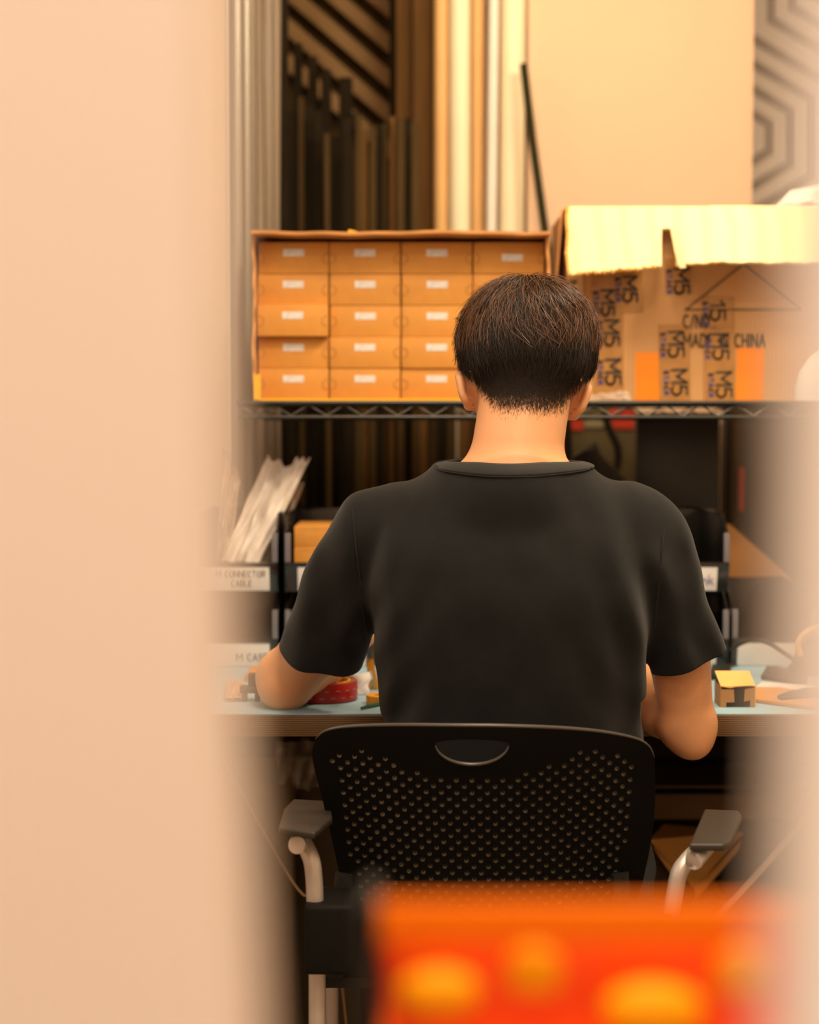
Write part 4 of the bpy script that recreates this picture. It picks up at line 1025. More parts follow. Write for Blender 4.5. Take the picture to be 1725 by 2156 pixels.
# ------------------------------------------------------------------ person
def smin(a, b, k):
    if k <= 0: return np.minimum(a, b)
    h = np.maximum(k - np.abs(a - b), 0) / k
    return np.minimum(a, b) - h * h * k * .25
def rc(a, b, ra, rb):
    a = np.array(a, float); b = np.array(b, float); d = b - a; L2 = float(d @ d)
    def f(X_, Y_, Z_):
        t = ((X_ - a[0]) * d[0] + (Y_ - a[1]) * d[1] + (Z_ - a[2]) * d[2]) / L2
        t = np.clip(t, 0, 1)
        return np.sqrt((X_ - a[0] - t * d[0]) ** 2 + (Y_ - a[1] - t * d[1]) ** 2 + (Z_ - a[2] - t * d[2]) ** 2) - (ra + (rb - ra) * t)
    m = max(ra, rb)
    return f, np.minimum(a, b) - m, np.maximum(a, b) + m
def ell(c, r, R_=None):
    c = np.array(c, float); r = np.array(r, float); R_ = np.eye(3) if R_ is None else np.array(R_)
    def f(X_, Y_, Z_):
        dx, dy, dz = X_ - c[0], Y_ - c[1], Z_ - c[2]
        q = [R_[i, 0] * dx + R_[i, 1] * dy + R_[i, 2] * dz for i in range(3)]
        k0 = np.sqrt((q[0] / r[0]) ** 2 + (q[1] / r[1]) ** 2 + (q[2] / r[2]) ** 2)
        k1 = np.sqrt((q[0] / r[0] ** 2) ** 2 + (q[1] / r[1] ** 2) ** 2 + (q[2] / r[2] ** 2) ** 2) + 1e-9
        return k0 * (k0 - 1) / k1
    m = r.max()
    return f, c - m, c + m
def loft(levels, n=2.3, ends=.02):
    lv = np.array(sorted(levels)); zs = np.linspace(lv[0, 0], lv[-1, 0], 160)
    cols = []
    for i in range(1, 5):
        v = np.interp(zs, lv[:, 0], lv[:, i]); k = np.ones(13) / 13
        v = np.convolve(np.pad(v, 6, mode='edge'), k, 'valid'); cols.append(v)
    def f(X_, Y_, Z_):
        cx, cy, rx, ry = [np.interp(np.clip(Z_, zs[0], zs[-1]), zs, c) for c in cols]
        q = (np.abs((X_ - cx) / rx) ** n + np.abs((Y_ - cy) / ry) ** n) ** (1 / n)
        d = (q - 1) * np.minimum(rx, ry)
        dz = np.maximum(Z_ - zs[-1], zs[0] - Z_)
        return np.maximum(d, dz)
    lo = np.array([(lv[:, 1] - lv[:, 3]).min(), (lv[:, 2] - lv[:, 4]).min(), lv[0, 0]]); hi = np.array([(lv[:, 1] + lv[:, 3]).max(), (lv[:, 2] + lv[:, 4]).max(), lv[-1, 0]])
    return f, lo, hi
class SDF:
    def __init__(s): s.p = []
    def add(s, pr, k=.02, sub=False): s.p.append((pr, k, sub)); return s
    def at(s, X_, Y_, Z_):
        D = np.full(np.broadcast(X_, Y_, Z_).shape, 1.0)
        for (f, lo, hi), k, sub in s.p:
            d = f(X_, Y_, Z_)
            D = smin(D, d, k) if not sub else -smin(-D, d, k)
        return D
    def grid(s, xs, ys, zs, pad=.05):
        D = np.full((len(xs), len(ys), len(zs)), 1.0, dtype=np.float32)
        for (f, lo, hi), k, sub in s.p:
            sl = [slice(max(0, int(np.searchsorted(ax, lo[i] - pad)) - 1), int(np.searchsorted(ax, hi[i] + pad)) + 1) for i, ax in enumerate((xs, ys, zs))]
            a, b, c = xs[sl[0]][:, None, None], ys[sl[1]][None, :, None], zs[sl[2]][None, None, :]
            if a.size == 0 or b.size == 0 or c.size == 0: continue
            d = f(a, b, c); cur = D[sl[0], sl[1], sl[2]]
            D[sl[0], sl[1], sl[2]] = smin(cur, d, k) if not sub else -smin(-cur, d, k)
        return D
def surface_nets(D, xs, ys, zs):
    S = D < 0
    nx, ny, nz = D.shape
    cnt = np.zeros((nx - 1, ny - 1, nz - 1), dtype=np.int8)
    for dx in (0, 1):
        for dy in (0, 1):
            for dz in (0, 1): cnt += S[dx:nx - 1 + dx, dy:ny - 1 + dy, dz:nz - 1 + dz]
    act = (cnt > 0) & (cnt < 8)
    idx = -np.ones(act.shape, dtype=np.int32); I = np.argwhere(act); idx[act] = np.arange(len(I))
    pos = np.zeros((len(I), 3)); wt = np.zeros(len(I))
    cor = [(a, b, c) for a in (0, 1) for b in (0, 1) for c in (0, 1)]
    for i1 in range(8):
        for i2 in range(i1 + 1, 8):
            c1, c2_ = cor[i1], cor[i2]
            if sum(abs(p - q) for p, q in zip(c1, c2_)) != 1: continue
            v1 = D[I[:, 0] + c1[0], I[:, 1] + c1[1], I[:, 2] + c1[2]]; v2 = D[I[:, 0] + c2_[0], I[:, 1] + c2_[1], I[:, 2] + c2_[2]]
            m = (v1 < 0) != (v2 < 0); t = np.where(m, v1 / np.where(m, v1 - v2, 1), 0)
            p = np.array(c1)[None] + (np.array(c2_) - np.array(c1))[None] * t[:, None]
            pos[m] += p[m]; wt[m] += 1
    pos = I + pos / wt[:, None]
    V = np.stack([np.interp(pos[:, i], np.arange(len(ax)), ax) for i, ax in enumerate((xs, ys, zs))], 1)
    Fs = []
    for ax in range(3):
        o1, o2 = [(1, 2), (2, 0), (0, 1)][ax]
        sA = [slice(None)] * 3; sB = [slice(None)] * 3; sA[ax] = slice(0, -1); sB[ax] = slice(1, None)
        E = np.argwhere(S[tuple(sA)] != S[tuple(sB)])
        E = E[(E[:, o1] > 0) & (E[:, o2] > 0) & (E[:, o1] < D.shape[o1] - 1) & (E[:, o2] < D.shape[o2] - 1)]
        q = []
        for (a, b) in ((0, 0), (-1, 0), (-1, -1), (0, -1)):
            e = E.copy(); e[:, o1] += a; e[:, o2] += b; q.append(idx[e[:, 0], e[:, 1], e[:, 2]])
        q = np.stack(q, 1); ins = S[E[:, 0], E[:, 1], E[:, 2]]
        q[~ins] = q[~ins][:, ::-1]; Fs.append(q)
    Fs = np.concatenate(Fs); Fs = Fs[(Fs >= 0).all(1)]
    return V, Fs
def relax(V, Fq, it=2, lam=.5):
    n = len(V)
    e = np.concatenate([Fq[:, [0, 1]], Fq[:, [1, 2]], Fq[:, [2, 3]], Fq[:, [3, 0]]])
    for _ in range(it):
        acc = np.zeros_like(V); c = np.zeros(n)
        np.add.at(acc, e[:, 0], V[e[:, 1]]); np.add.at(acc, e[:, 1], V[e[:, 0]])
        np.add.at(c, e[:, 0], 1); np.add.at(c, e[:, 1], 1)
        V = V + lam * (acc / c[:, None] - V)
    return V
def mesh_np(name, V, Fq):
    me = bpy.data.meshes.new(name); me.vertices.add(len(V)); me.vertices.foreach_set('co', np.ascontiguousarray(V, dtype=np.float32).ravel())
    k = Fq.shape[1]; me.loops.add(len(Fq) * k); me.loops.foreach_set('vertex_index', np.ascontiguousarray(Fq, dtype=np.int32).ravel())
    me.polygons.add(len(Fq)); me.polygons.foreach_set('loop_start', np.arange(0, len(Fq) * k, k, dtype=np.int32))
    me.update(calc_edges=True); me.validate(); return me

Y0 = 2.20
def PP(px, py, Y): return np.array(P(px, py, Y))
hip_y = 2.24; xm = P(1080, 1500, 2.2).x
C7 = PP(1082, 1010, 2.155)
# head frame
HC = PP(1108, 756, 2.245)
ph_ = math.radians(27); rl = math.radians(4.0)
Rx = Matrix.Rotation(-ph_, 3, 'X'); Ry = Matrix.Rotation(rl, 3, 'Y')
HM = Ry @ Rx     # columns: head right, head forward, head up in world
HR = np.array(HM.transposed())
def H(u, f, w_): v = HM @ Vector((u, f, w_)); return HC + np.array(v)
shL, shR = PP(798, 1114, 2.215), PP(1337, 1108, 2.215)
mdL, mdR = PP(676, 1345, 2.322), PP(1424, 1330, 2.245)
elL = np.array([P(604, 1460, 2.385).x, 2.385, TZ + .0025 + .0395]); elR = PP(1450, 1532, 2.268)
wrL = PP(790, 1300, 2.56); wrR = PP(1290, 1385, 2.49)
body = SDF()
# torso
body.add(loft([(.50, xm, hip_y, .165, .12), (.56, xm, hip_y, .175, .125), (.66, xm, 2.225, .150, .105), (.76, xm, 2.205, .145, .10), (.88, xm, 2.20, .160, .11), (.98, xm - .004, 2.205, .165, .105), (1.04, xm - .002, 2.20, .14, .08), (1.09, xm, 2.185, .08, .05)]), .01)
for sh in (shL, shR):
    body.add(rc(C7 + [0, .022, -.026], sh + [0, .004, -.004], .050, .041), .035)
body.add(rc(C7 + [-.003, .008, -.02], H(0, -.030, -.055), .059, .057), .03)
# arms
for sh, mu_, el, wr in ((shL, mdL, elL, wrL), (shR, mdR, elR, wrR)):
    body.add(rc(sh, mu_, .045, .0435), .03)
    body.add(rc(mu_, el, .0435, .0375 if sh is shL else .0335), .02)
    m = el + (wr - el) * .3
    body.add(rc(el, m, .0365 if sh is shL else .032, .043 if sh is shL else .039), .02)
    body.add(rc(m, wr, .042, .0265), .02)
# olecranon
body.add(rc(elL + [-.006, -.010, -.014], elL + [-.004, 0, 0], .021, .028), .03)
body.add(rc(elR + [.006, -.008, -.022], elR, .014, .028), .025)
# hands
def hand(wr, fw, up, side, curl):
    fw = np.array(Vector(fw).normalized()); up = np.array(Vector(up).normalized()); rt = np.cross(fw, up) * side
    pc = wr + fw * .035
    for k in range(4):
        b0 = wr + fw * .012 + rt * (.010 * (k - 1.5)); b1 = wr + fw * .075 + rt * (.0195 * (k - 1.5))
        body.add(rc(b0, b1, .014, .0115), .012)
        Lf = [.074, .082, .076, .060][k]; a = 0.25; p = b1; r0 = .0092
        for sgi, fr in enumerate((.45, .31, .24)):
            a += curl * (.55 + .25 * sgi); d = fw * math.cos(a) - up * math.sin(a)
            q = p + d * Lf * fr; body.add(rc(p, q, r0, r0 - .0009), .002 if sgi else .004); p = q; r0 -= .0009
    t0 = wr + fw * .018 - rt * .022; t1 = t0 + fw * .032 - rt * .022 - up * .006; t2 = t1 + fw * .030 - rt * .006 - up * .006; t3 = t2 + fw * .022 + rt * .004 - up * .004
    body.add(rc(t0, t1, .014, .0115), .012); body.add(rc(t1, t2, .0108, .0098), .003); body.add(rc(t2, t3, .0098, .0085), .002)
hand(wrL, (.80, .50, -.42), (.30, .0, .95), -1, .42)
hand(wrR, (-.66, .60, -.42), (-.30, 0, .95), 1, .42)
# legs under the trousers
hpL, hpR = np.array([xm - .085, 2.25, .565]), np.array([xm + .085, 2.25, .565])
knL, knR = np.array([xm - .13, 2.66, .560]), np.array([xm + .14, 2.66, .560])
anL, anR = np.array([xm - .13, 2.62, .11]), np.array([xm + .15, 2.64, .11])
for hp, kn, an in ((hpL, knL, anL), (hpR, knR, anR)):
    body.add(rc(hp, kn, .078, .052), .04); body.add(rc(kn, kn + (an - kn) * .35, .050, .052), .03); body.add(rc(kn + (an - kn) * .35, an, .052, .034), .03)
    body.add(rc(an + [0, -.01, -.045], an + [0, .15, -.075], .032, .024), .03)
# head
body.add(ell(H(0, -.012, .012), (.0765, .093, .078), HR), .0)
body.add(ell(H(0, -.050, -.020), (.062, .046, .055), HR), .03)
body.add(ell(H(0, .030, -.055), (.058, .060, .066), HR), .03)
body.add(rc(H(0, .070, -.100), H(0, .066, -.09), .018, .02), .03)
body.add(rc(H(-.034, .074, .008), H(.034, .074, .008), .012, .012), .02)
for sx in (-1, 1):
    body.add(ell(H(sx * .030, .090, -.018), (.014, .010, .010), HR), .012, True)
    body.add(ell(H(sx * .030, .074, -.018), (.0125, .0125, .0125), HR), .003)
    body.add(ell(H(sx * .040, .062, -.045), (.018, .016, .016), HR), .02)
    body.add(ell(H(sx * .009, .098, -.052), (.007, .008, .006), HR), .006)
body.add(rc(H(0, .082, -.008), H(0, .103, -.046), .007, .0095), .012)
body.add(rc(H(-.017, .082, -.074), H(.017, .082, -.074), .0055, .0055), .008); body.add(rc(H(-.014, .081, -.083), H(.014, .081, -.083), .006, .006), .006)
# ears: rim, bowl, lobe placed where the photograph shows them
def ear(side, top, out, low, Ye):
    t_, o_, l_ = PP(*top, Ye), PP(*out, Ye), PP(*low, Ye)
    hd = np.array([-side, .0, 0.0])
    root_t = t_ + np.array([-side * .012, .020, .002]); root_l = l_ + np.array([-side * .006, .018, .004])
    mid = (t_ + l_) / 2
    pts = [root_t, t_ + np.array([0, .008, 0]), t_ + np.array([side * .000, -.008, -.006]), o_ + np.array([0, -.014, 0]), (o_ + l_) / 2 + np.array([0, -.012, 0]), l_ + np.array([0, -.002, .003])]
    pts = [np.array(v) for v in smooth_path(pts, 4)]
    for a, b in zip(pts[:-1], pts[1:]): body.add(rc(a, b, .0042, .0042), .003)
    body.add(rc(l_ + [0, -.002, .005], l_ + [-side * .003, .006, .010], .0068, .0065), .006)
    ax1 = (t_ - l_); ax1 /= np.linalg.norm(ax1)
    nrm = np.array([side * .80, -.60, .0]); nrm -= ax1 * (nrm @ ax1); nrm /= np.linalg.norm(nrm); ax2 = np.cross(ax1, nrm)
    body.add(ell(mid + np.array([-side * .007, .004, 0]), (.0048, .017, .025), np.stack([nrm, ax2, ax1])), .007)
    body.add(rc(mid + [-side * .006, .006, .008], mid + [-side * .020, .014, .004], .012, .012), .012)
    return l_
lobL = ear(-1, (967, 789), (972, 828), (989, 861), 2.235)
lobR = ear(1, (1238, 812), (1228, 850), (1208, 881), 2.240)

def axis(segs):
    out = []
    for a, b, s in segs: out += list(np.arange(a, b, s))
    return np.array(out)
bx_ = axis([(-.38, .03, .0045), (.03, .27, .0022), (.27, .50, .0045)])
by_ = axis([(2.02, 2.13, .003), (2.13, 2.36, .0026), (2.36, 2.90, .0045)])
bz_ = axis([(.0, .56, .006), (.56, 1.08, .0045), (1.08, 1.345, .0022)])
D = body.grid(bx_, by_, bz_)
V, Fq = surface_nets(D, bx_, by_, bz_); V = relax(V, Fq, 1, .4)
shoeless = V
pe = link_mesh('person', mesh_np('person', V, Fq), SKIN, None, True)
tag(pe, 'person with short dark hair in a black T-shirt, seated, bent over the bench', 'person')

# ---- shirt
shirt = SDF()
SXL = [(.50, xm, hip_y, .178, .135), (.60, xm + .001, 2.225, .172, .125), (.70, xm + .001, 2.21, .168, .122), (.785, xm - .001, 2.20, .1655, .118), (.86, xm - .007, 2.20, .177, .124), (.93, xm - .006, 2.20, .184, .128), (.99, xm - .008, 2.205, .188, .120), (1.035, xm - .006, 2.20, .160, .096), (1.07, xm - .008, 2.19, .104, .070), (1.10, xm - .010, 2.18, .072, .055)]
shirt.add(loft(SXL, 2.4), .0)
cuL = elL + (shL - elL) * .30; cuR = elR + (shR - elR) * .42
for sh, cu, el, s_, r1_ in ((shL, PP(677, 1390, 2.335), elL, -1, .0655), (shR, PP(1447, 1392, 2.245), elR, 1, .0525)):
    shirt.add(rc(C7 + [-.009, .018, -.024], sh + [0, .004, -.002], .055, .046), .04)
    ax_ = (cu - sh) / np.linalg.norm(cu - sh)
    mc = PP(727, 1250, 2.272) if s_ < 0 else PP(1388, 1235, 2.23)
    ma = PP(760, 1178, 2.243) if s_ < 0 else PP(1364, 1165, 2.222)
    shirt.add(rc(sh + [0, 0, .001], ma, .0485, .0530 if s_ < 0 else .0495), .022)
    shirt.add(rc(ma, mc, .0530 if s_ < 0 else .0495, .0545 if s_ < 0 else .0505), .035)
    shirt.add(rc(mc, cu + ax_ * .05, .0545 if s_ < 0 else .0505, r1_), .02)
    shirt.add(rc(sh, (mdL if s_ < 0 else mdR), .0475, .0465), .0); shirt.add(rc((mdL if s_ < 0 else mdR), cu + ax_ * .03, .0465, .048), .01)
shirt.add(rc(C7 + [-.009, .010, -.02], C7 + [-.006, .018, .022], .066, .058), .03)
skin_part = SDF(); skin_part.p = body.p[0:5] + [body.p[8]]
def shirt_at(X_, Y_, Z_): return np.minimum(shirt.at(X_, Y_, Z_), skin_part.at(X_, Y_, Z_) - .0048)
def folds(X_, Y_, Z_):
    u = X_ - xm; s = np.abs(u)
    side = np.clip((s - .06) / .10, 0, 1)
    f = 0.0 * (X_ + Y_ + Z_) + .0036 * side * np.sin(u * 105 + 16 * (Z_ - .9) * np.sign(u) + 1.5 * np.sin(Z_ * 13))
    f = f + .0020 * np.sin(u * 38 + 9 * (Z_ - .8)) * np.clip((1.02 - Z_) / .2, 0, 1)
    f += .0018 * side * np.sin(Z_ * 70 + s * 90 + 2 * np.sin(u * 20)) * np.clip((.92 - np.abs(Z_ - .86) * 4), 0, 1)
    f += .0012 * np.sin(X_ * 60 + Y_ * 45) * np.sin(Z_ * 52 + Y_ * 30)
    # sleeve seam groove
    for sx, e in ((-1, 0), (1, 0)):
        sc_ = xm + sx * (.183 - .14 * np.clip(Z_ - 1.0, -1, 0) * 0 - .022 * np.clip((1.05 - Z_) / .3, 0, 1) ** 1.0)
        f = f - .0 * np.exp(-((X_ - sc_) / .0042) ** 2) * np.clip((Z_ - .80) / .05, 0, 1) * -1 * -1
    return f
sx_ = axis([(-.30, .46, .0035)]); sy_ = axis([(2.03, 2.42, .0035)]); sz_ = axis([(.49, 1.14, .0035)])
D = shirt.grid(sx_, sy_, sz_, .06)
D = D - folds(sx_[:, None, None], sy_[None, :, None], sz_[None, None, :]).astype(np.float32)
D = smin(D, skin_part.grid(sx_, sy_, sz_, .06) - .0052, .008)
V, Fq = surface_nets(D, sx_, sy_, sz_); V = relax(V, Fq, 2, .5)
me = mesh_np('t_shirt', V, Fq)
bm = bmesh.new(); bm.from_mesh(me)
def cut(center, normal, rad, keep_sel=None):
    c = Vector(center); n = Vector(normal).normalized()
    fs = [f for f in bm.faces if (f.calc_center_median() - c).length < rad]
    vs = {v for f in fs for v in f.verts}; es = {e for f in fs for e in f.edges}
    bmesh.ops.bisect_plane(bm, geom=fs + list(vs) + list(es), plane_co=c, plane_no=n, dist=1e-5)
    dead = [f for f in bm.faces if (f.calc_center_median() - c).length < rad and (f.calc_center_median() - c).dot(n) > 0]
    bmesh.ops.delete(bm, geom=dead, context='FACES')
cut(P(668, 1376, 2.33), (-.20, .30, -.93), .130)
nR = (cuR - shR); nR = nR / np.linalg.norm(nR) + np.array([-.16, 0, 0])
cut(P(1448, 1390, 2.24), (.36, .12, -.92), .125)
NKc = C7 + np.array([.001, .012, .0]); NKn = Vector((0, .55, .84)).normalized()
NKn = Vector((-.02, -.42, .91)).normalized()
NKp = Vector((xm + .004, 2.10, P(0, 1000, 2.10).z))
NKp = P(1068, 998, 2.095)
cut(NKp, Vector((0.0, -.13, .99)), .22)
cut((xm, 2.2, .515), (0, 0, -1), .4)
bmesh.ops.delete(bm, geom=[v for v in bm.verts if not v.link_faces], context='VERTS')
bm.to_mesh(me); bm.free()
ts_ = link_mesh('t_shirt', me, SHIRT, pe, True)
md = ts_.modifiers.new('cloth', 'SOLIDIFY'); md.thickness = .0022; md.offset = -1
# cuff and hem stitch lines as slightly raised bands
def loop_on(sdf, c, n, x_, off, k=64, rmax=.16):
    n = Vector(n).normalized(); u = Vector(x_); u = (u - n * u.dot(n)).normalized(); v = n.cross(u); out = []
    for i in range(k):
        a = 2 * PI * i / k; d = u * math.cos(a) + v * math.sin(a)
        t = np.linspace(.005, rmax, 160); p = np.array(c)[None] + t[:, None] * np.array(d)[None]
        val = shirt_at(p[:, 0], p[:, 1], p[:, 2]) - (folds(p[:, 0], p[:, 1], p[:, 2]) if sdf is shirt else 0)
        w_ = np.where(val > 0)[0]; q = t[w_[0]] if len(w_) else rmax
        out.append(Vector(np.array(c) + np.array(d) * (q + off)))
    return out
# collar: band from the cut line up to the neck
nn = Vector((0.0, -.13, .99)).normalized()
cc0 = Vector((NKp.x, 2.165, 0)); cc0.z = NKp.z + .13 * (cc0.y - NKp.y) / .99
lo_ = loop_on(shirt, cc0 - nn * .003, nn, (1, 0, 0), .0018, 96, .14)
def collar_top(i, p):
    # leans in towards the neck and up
    d = Vector((cc0.x, cc0.y, p.z)) - p; d.z = 0; L_ = d.length; d.normalize()
    fr = min(1, max(0, (p.y - 2.11) / .09)); return p + Vector((0, 0, .0155 - .0125 * fr)) + d * (.0095 + .004 * fr)
hi_ = [collar_top(i, p) for i, p in enumerate(lo_)]
for _ in range(2):
    hi_ = [(hi_[i - 1] + hi_[i] * 2 + hi_[(i + 1) % 96]) / 4 for i in range(96)]; lo_ = [(lo_[i - 1] + lo_[i] * 2 + lo_[(i + 1) % 96]) / 4 for i in range(96)]
mb = MB(); rowsn = 7
for j in range(rowsn):
    t = j / (rowsn - 1)
    for i in range(96):
        p = lo_[i].lerp(hi_[i], t); d = (p - Vector((cc0.x, cc0.y, p.z))).normalized(); mb.v.append(p + d * (.0022 * math.sin(PI * t)))
for j in range(rowsn - 1):
    for i in range(96): mb.f.append((j * 96 + i, j * 96 + (i + 1) % 96, (j + 1) * 96 + (i + 1) % 96, (j + 1) * 96 + i))
o = mb.build('collar', mat('ribbed_cotton', (0.020, .019, .018), .9, bump=.3, bscale=900, stretch=(1, 1, .1), sheen=.1), ts_, smooth=True)
o.modifiers.new('t', 'SOLIDIFY').thickness = .0030
MB().tube([p + Vector((0, 0, -.0012)) for p in lo_] + [lo_[0]], .0012, 6).build('collar_seam', SHIRT, ts_, smooth=True)
def on_shirt(px, py, off=.0010):
    d = ray(px, py); d /= d.y; t = 2.03
    for _ in range(120):
        q = Vector((0, 0, CAMZ)) + d * t; a = [np.array([v]) for v in q]
        v = float((shirt_at(*a) - folds(*a))[0])
        if v < .0006: break
        t += max(.0008, v * .6)
        if t > 2.4: break
    return Vector((0, 0, CAMZ)) + d * (t - off)
for pts in ([(742, 1062), (744, 1100), (750, 1160), (757, 1220), (765, 1290), (772, 1350), (777, 1378)], [(1398, 1060), (1398, 1110), (1393, 1170), (1387, 1240), (1380, 1310), (1374, 1370), (1371, 1400)]):
    q = smooth_path([on_shirt(*p) for p in pts], 8); MB().tube(q, .0011, 6).build('sleeve_seam', SHIRT, ts_, smooth=True)
# ---- trousers
tr = SDF()
tr.add(loft([(.485, xm, hip_y, .185, .135), (.56, xm, hip_y, .19, .14), (.64, xm, 2.235, .166, .122), (.66, xm, 2.235, .164, .118)]), 0)
for hp, kn, an in ((hpL, knL, anL), (hpR, knR, anR)):
    tr.add(rc(hp, kn, .088, .066), .03); tr.add(rc(kn, an + [0, 0, -.01], .066, .056), .02)
tx = axis([(-.24, .42, .005)]); ty = axis([(2.05, 2.78, .005)]); tz = axis([(.05, .68, .005)])
D = tr.grid(tx, ty, tz, .04); D = D - .0025 * (np.sin(tx[:, None, None] * 70 + tz[None, None, :] * 50) * np.sin(ty[None, :, None] * 60)).astype(np.float32)
V, Fq = surface_nets(D, tx, ty, tz); V = relax(V, Fq, 1, .5)
V[:, 2] = np.maximum(V[:, 2], np.where(V[:, 1] < 2.46, SEATZ + .0055, -1))
link_mesh('trousers', mesh_np('trousers', V, Fq), mat('dark_denim', (.015, .016, .02), .9, bump=.3, bscale=600), pe, True)
for an in (anL, anR):
    sh_ = SDF(); sh_.add(rc(an + [0, -.02, -.058], an + [0, .17, -.068], .044, .040), 0); sh_.add(rc(an + [0, 0, -.04], an + [0, .01, 0], .045, .048), .03)
    ax_ = axis([(an[0] - .07, an[0] + .07, .004)]); ay_ = axis([(an[1] - .09, an[1] + .24, .004)]); az_ = axis([(-.02, .16, .004)])
    D = sh_.grid(ax_, ay_, az_); V, Fq = surface_nets(D, ax_, ay_, az_); V[:, 2] = np.maximum(V[:, 2], .0015)
    link_mesh('shoe', mesh_np('shoe', V, Fq), mat('shoe_black', (.015, .014, .013), .5), pe, True)
# ---- earrings
GOLD = mat('gold_stud', (.8, .5, .2), .25, metal=1.0)
for l_, s_ in ((lobL, -1), (lobR, 1)):
    c_ = Vector(l_) + Vector((-s_ * .004, -.009, .005))
    mb = MB()
    for dx, dz in ((0, 0), (.0022, .0004), (.001, .0022)):
        mb.lathe([(.0001, -.0011), (.0009, -.0006), (.0011, 0), (.0009, .0006), (.0001, .0011)], c_ + Vector((dx - .001, 0, dz)), 8)
    mb.build('earring', GOLD, pe, smooth=True)

# ---- hair
hs = SDF()
hs.add(ell(H(0, -.010, .016), (.0845, .0985, .083), HR), 0)
zcap = lambda Y_: 1.216 + np.maximum(0, Y_ - 2.27) * .75
hx_ = axis([(HC[0] - .12, HC[0] + .12, .003)]); hy_ = axis([(HC[1] - .14, HC[1] + .14, .003)]); hz_ = axis([(HC[2] - .08, HC[2] + .12, .003)])
hs.add(ell(H(0, -.050, -.020), (.0690, .0535, .0625), HR), .03)
D = hs.grid(hx_, hy_, hz_, .05); cutz = (zcap(hy_)[None, :, None] - hz_[None, None, :] + 0 * hx_[:, None, None]).astype(np.float32)
D = -smin(-D, -cutz, .012)
V, Fq = surface_nets(D, hx_, hy_, hz_); V = relax(V, Fq, 1)
hb = link_mesh('hair', mesh_np('hair', V, Fq), HAIR, pe, True)
def strands_mesh(name, S_, rad, m, parent, taper=.35):
    # S_ (n,k,3)
    n, k, _ = S_.shape
    T = np.gradient(S_, axis=1); T /= np.linalg.norm(T, axis=2, keepdims=True) + 1e-9
    ref = rng.normal(size=(n, 1, 3)); U = np.cross(T, ref); U /= np.linalg.norm(U, axis=2, keepdims=True) + 1e-9; W_ = np.cross(T, U)
    tt = np.linspace(0, 1, k); rr = rad[:, None] * (1 - (1 - taper) * tt[None] ** 2)
    V = np.stack([S_ + (U * math.cos(a) + W_ * math.sin(a)) * rr[..., None] for a in (0, 2.0944, 4.18879)], 2)  # n,k,3,3
    V = V.reshape(-1, 3)
    i = np.arange(n)[:, None, None] * k * 3; j = np.arange(k - 1)[None, :, None] * 3; q = np.arange(3)[None, None, :]
    a = i + j + q; b = i + j + (q + 1) % 3
    Fq = np.stack([a, b, b + 3, a + 3], -1).reshape(-1, 4)
    return link_mesh(name, mesh_np(name, V, Fq), m, parent, True)
# long layer: strands run from the crown over the head
hcx, hcy, hcz = HC
crown = np.array([-.012, -.035, 1.0]); crown /= np.linalg.norm(crown)
e1 = np.array([1., 0, 0]); e1 -= crown * (e1 @ crown); e1 /= np.linalg.norm(e1); e2 = np.cross(crown, e1)
HE = np.array(H(0, -.010, .016)); HER = np.array([.0845, .0985, .083]); HE2 = np.array(H(0, -.050, -.020)); HER2 = np.array([.071, .055, .064])
def surf_dir(d):   # radius of the cap ellipsoid along unit dirs d (...,3)
    q = d @ HR.T; r1_ = 1 / np.sqrt(((q / HER) ** 2).sum(-1))
    m = ((HE - HE2) @ HR.T) / HER2; q2 = q / HER2
    A = (q2 ** 2).sum(-1); B = (q2 * m).sum(-1); C_ = (m ** 2).sum() - 1; disc = B * B - A * C_
    r2_ = np.where(disc > 0, (-B + np.sqrt(np.maximum(disc, 0))) / A, 0)
    k = .012; hh = np.maximum(k - np.abs(r1_ - r2_), 0) / k
    return np.maximum(r1_, r2_) + hh * hh * k * .25
def dirs(phi, al):
    return crown * np.cos(phi)[..., None] + (e1 * np.cos(al)[..., None] + e2 * np.sin(al)[..., None]) * np.sin(phi)[..., None]
def long_layer(n, lift, wob, seed, lenr=(.55, 1.1), phimin=.0, phimax=1.95, endz=0.0):
    r = np.random.default_rng(seed); k = 9
    al0 = r.uniform(0, 2 * PI, n); ph0 = np.arccos(1 - r.uniform(0, 1, n) * (1 - math.cos(1.5))) * 1.0 + phimin * 0
    L_ = r.uniform(*lenr, n); clump = np.round(al0 * 9 + ph0 * 2.5) / 9 - ph0 * 2.5 / 9 + .16 * np.sin(ph0 * 9 + al0 * 5)
    s = np.linspace(0, 1, k)
    ph = ph0[:, None] + L_[:, None] * s[None]
    al = al0[:, None] + ((clump - al0)[:, None] * .85 * s[None] ** 1.2) + (wob * r.normal(size=n))[:, None] * s[None] + .10 * np.sin(3 * ph + al0[:, None] * 2) * s
    d = dirs(ph, al); R_ = surf_dir(d)
    lf = lift * r.uniform(.3, 1.0, n)
    h = .0005 + lf[:, None] * np.sin(np.clip(s * 1.5, 0, PI / 2))[None] + .0022 * (r.normal(size=n)[:, None]) * s[None] ** 2
    # strands flare slightly off the head once below the widest point
    p = HE + d * (R_ + h)[..., None]
    low = np.clip(ph - 1.45, 0, 1); 
    p[..., 2] -= low * .012
    keep = (p[:, -1, 2] > (zcap(p[:, -1, 1]) - .010 + .006 * r.normal(size=n) + np.clip((np.abs(p[:, -1, 0] - hcx) - .05) / .04, 0, 1) * -.004))
    return p[keep], r.uniform(.00025, .00048, keep.sum())
p1, r1 = long_layer(15000, .0075, .12, 3)
strands_mesh('hair_strands', p1, r1, HAIR, hb)
p2, r2 = long_layer(5200, .0125, .20, 5, (.35, .75))
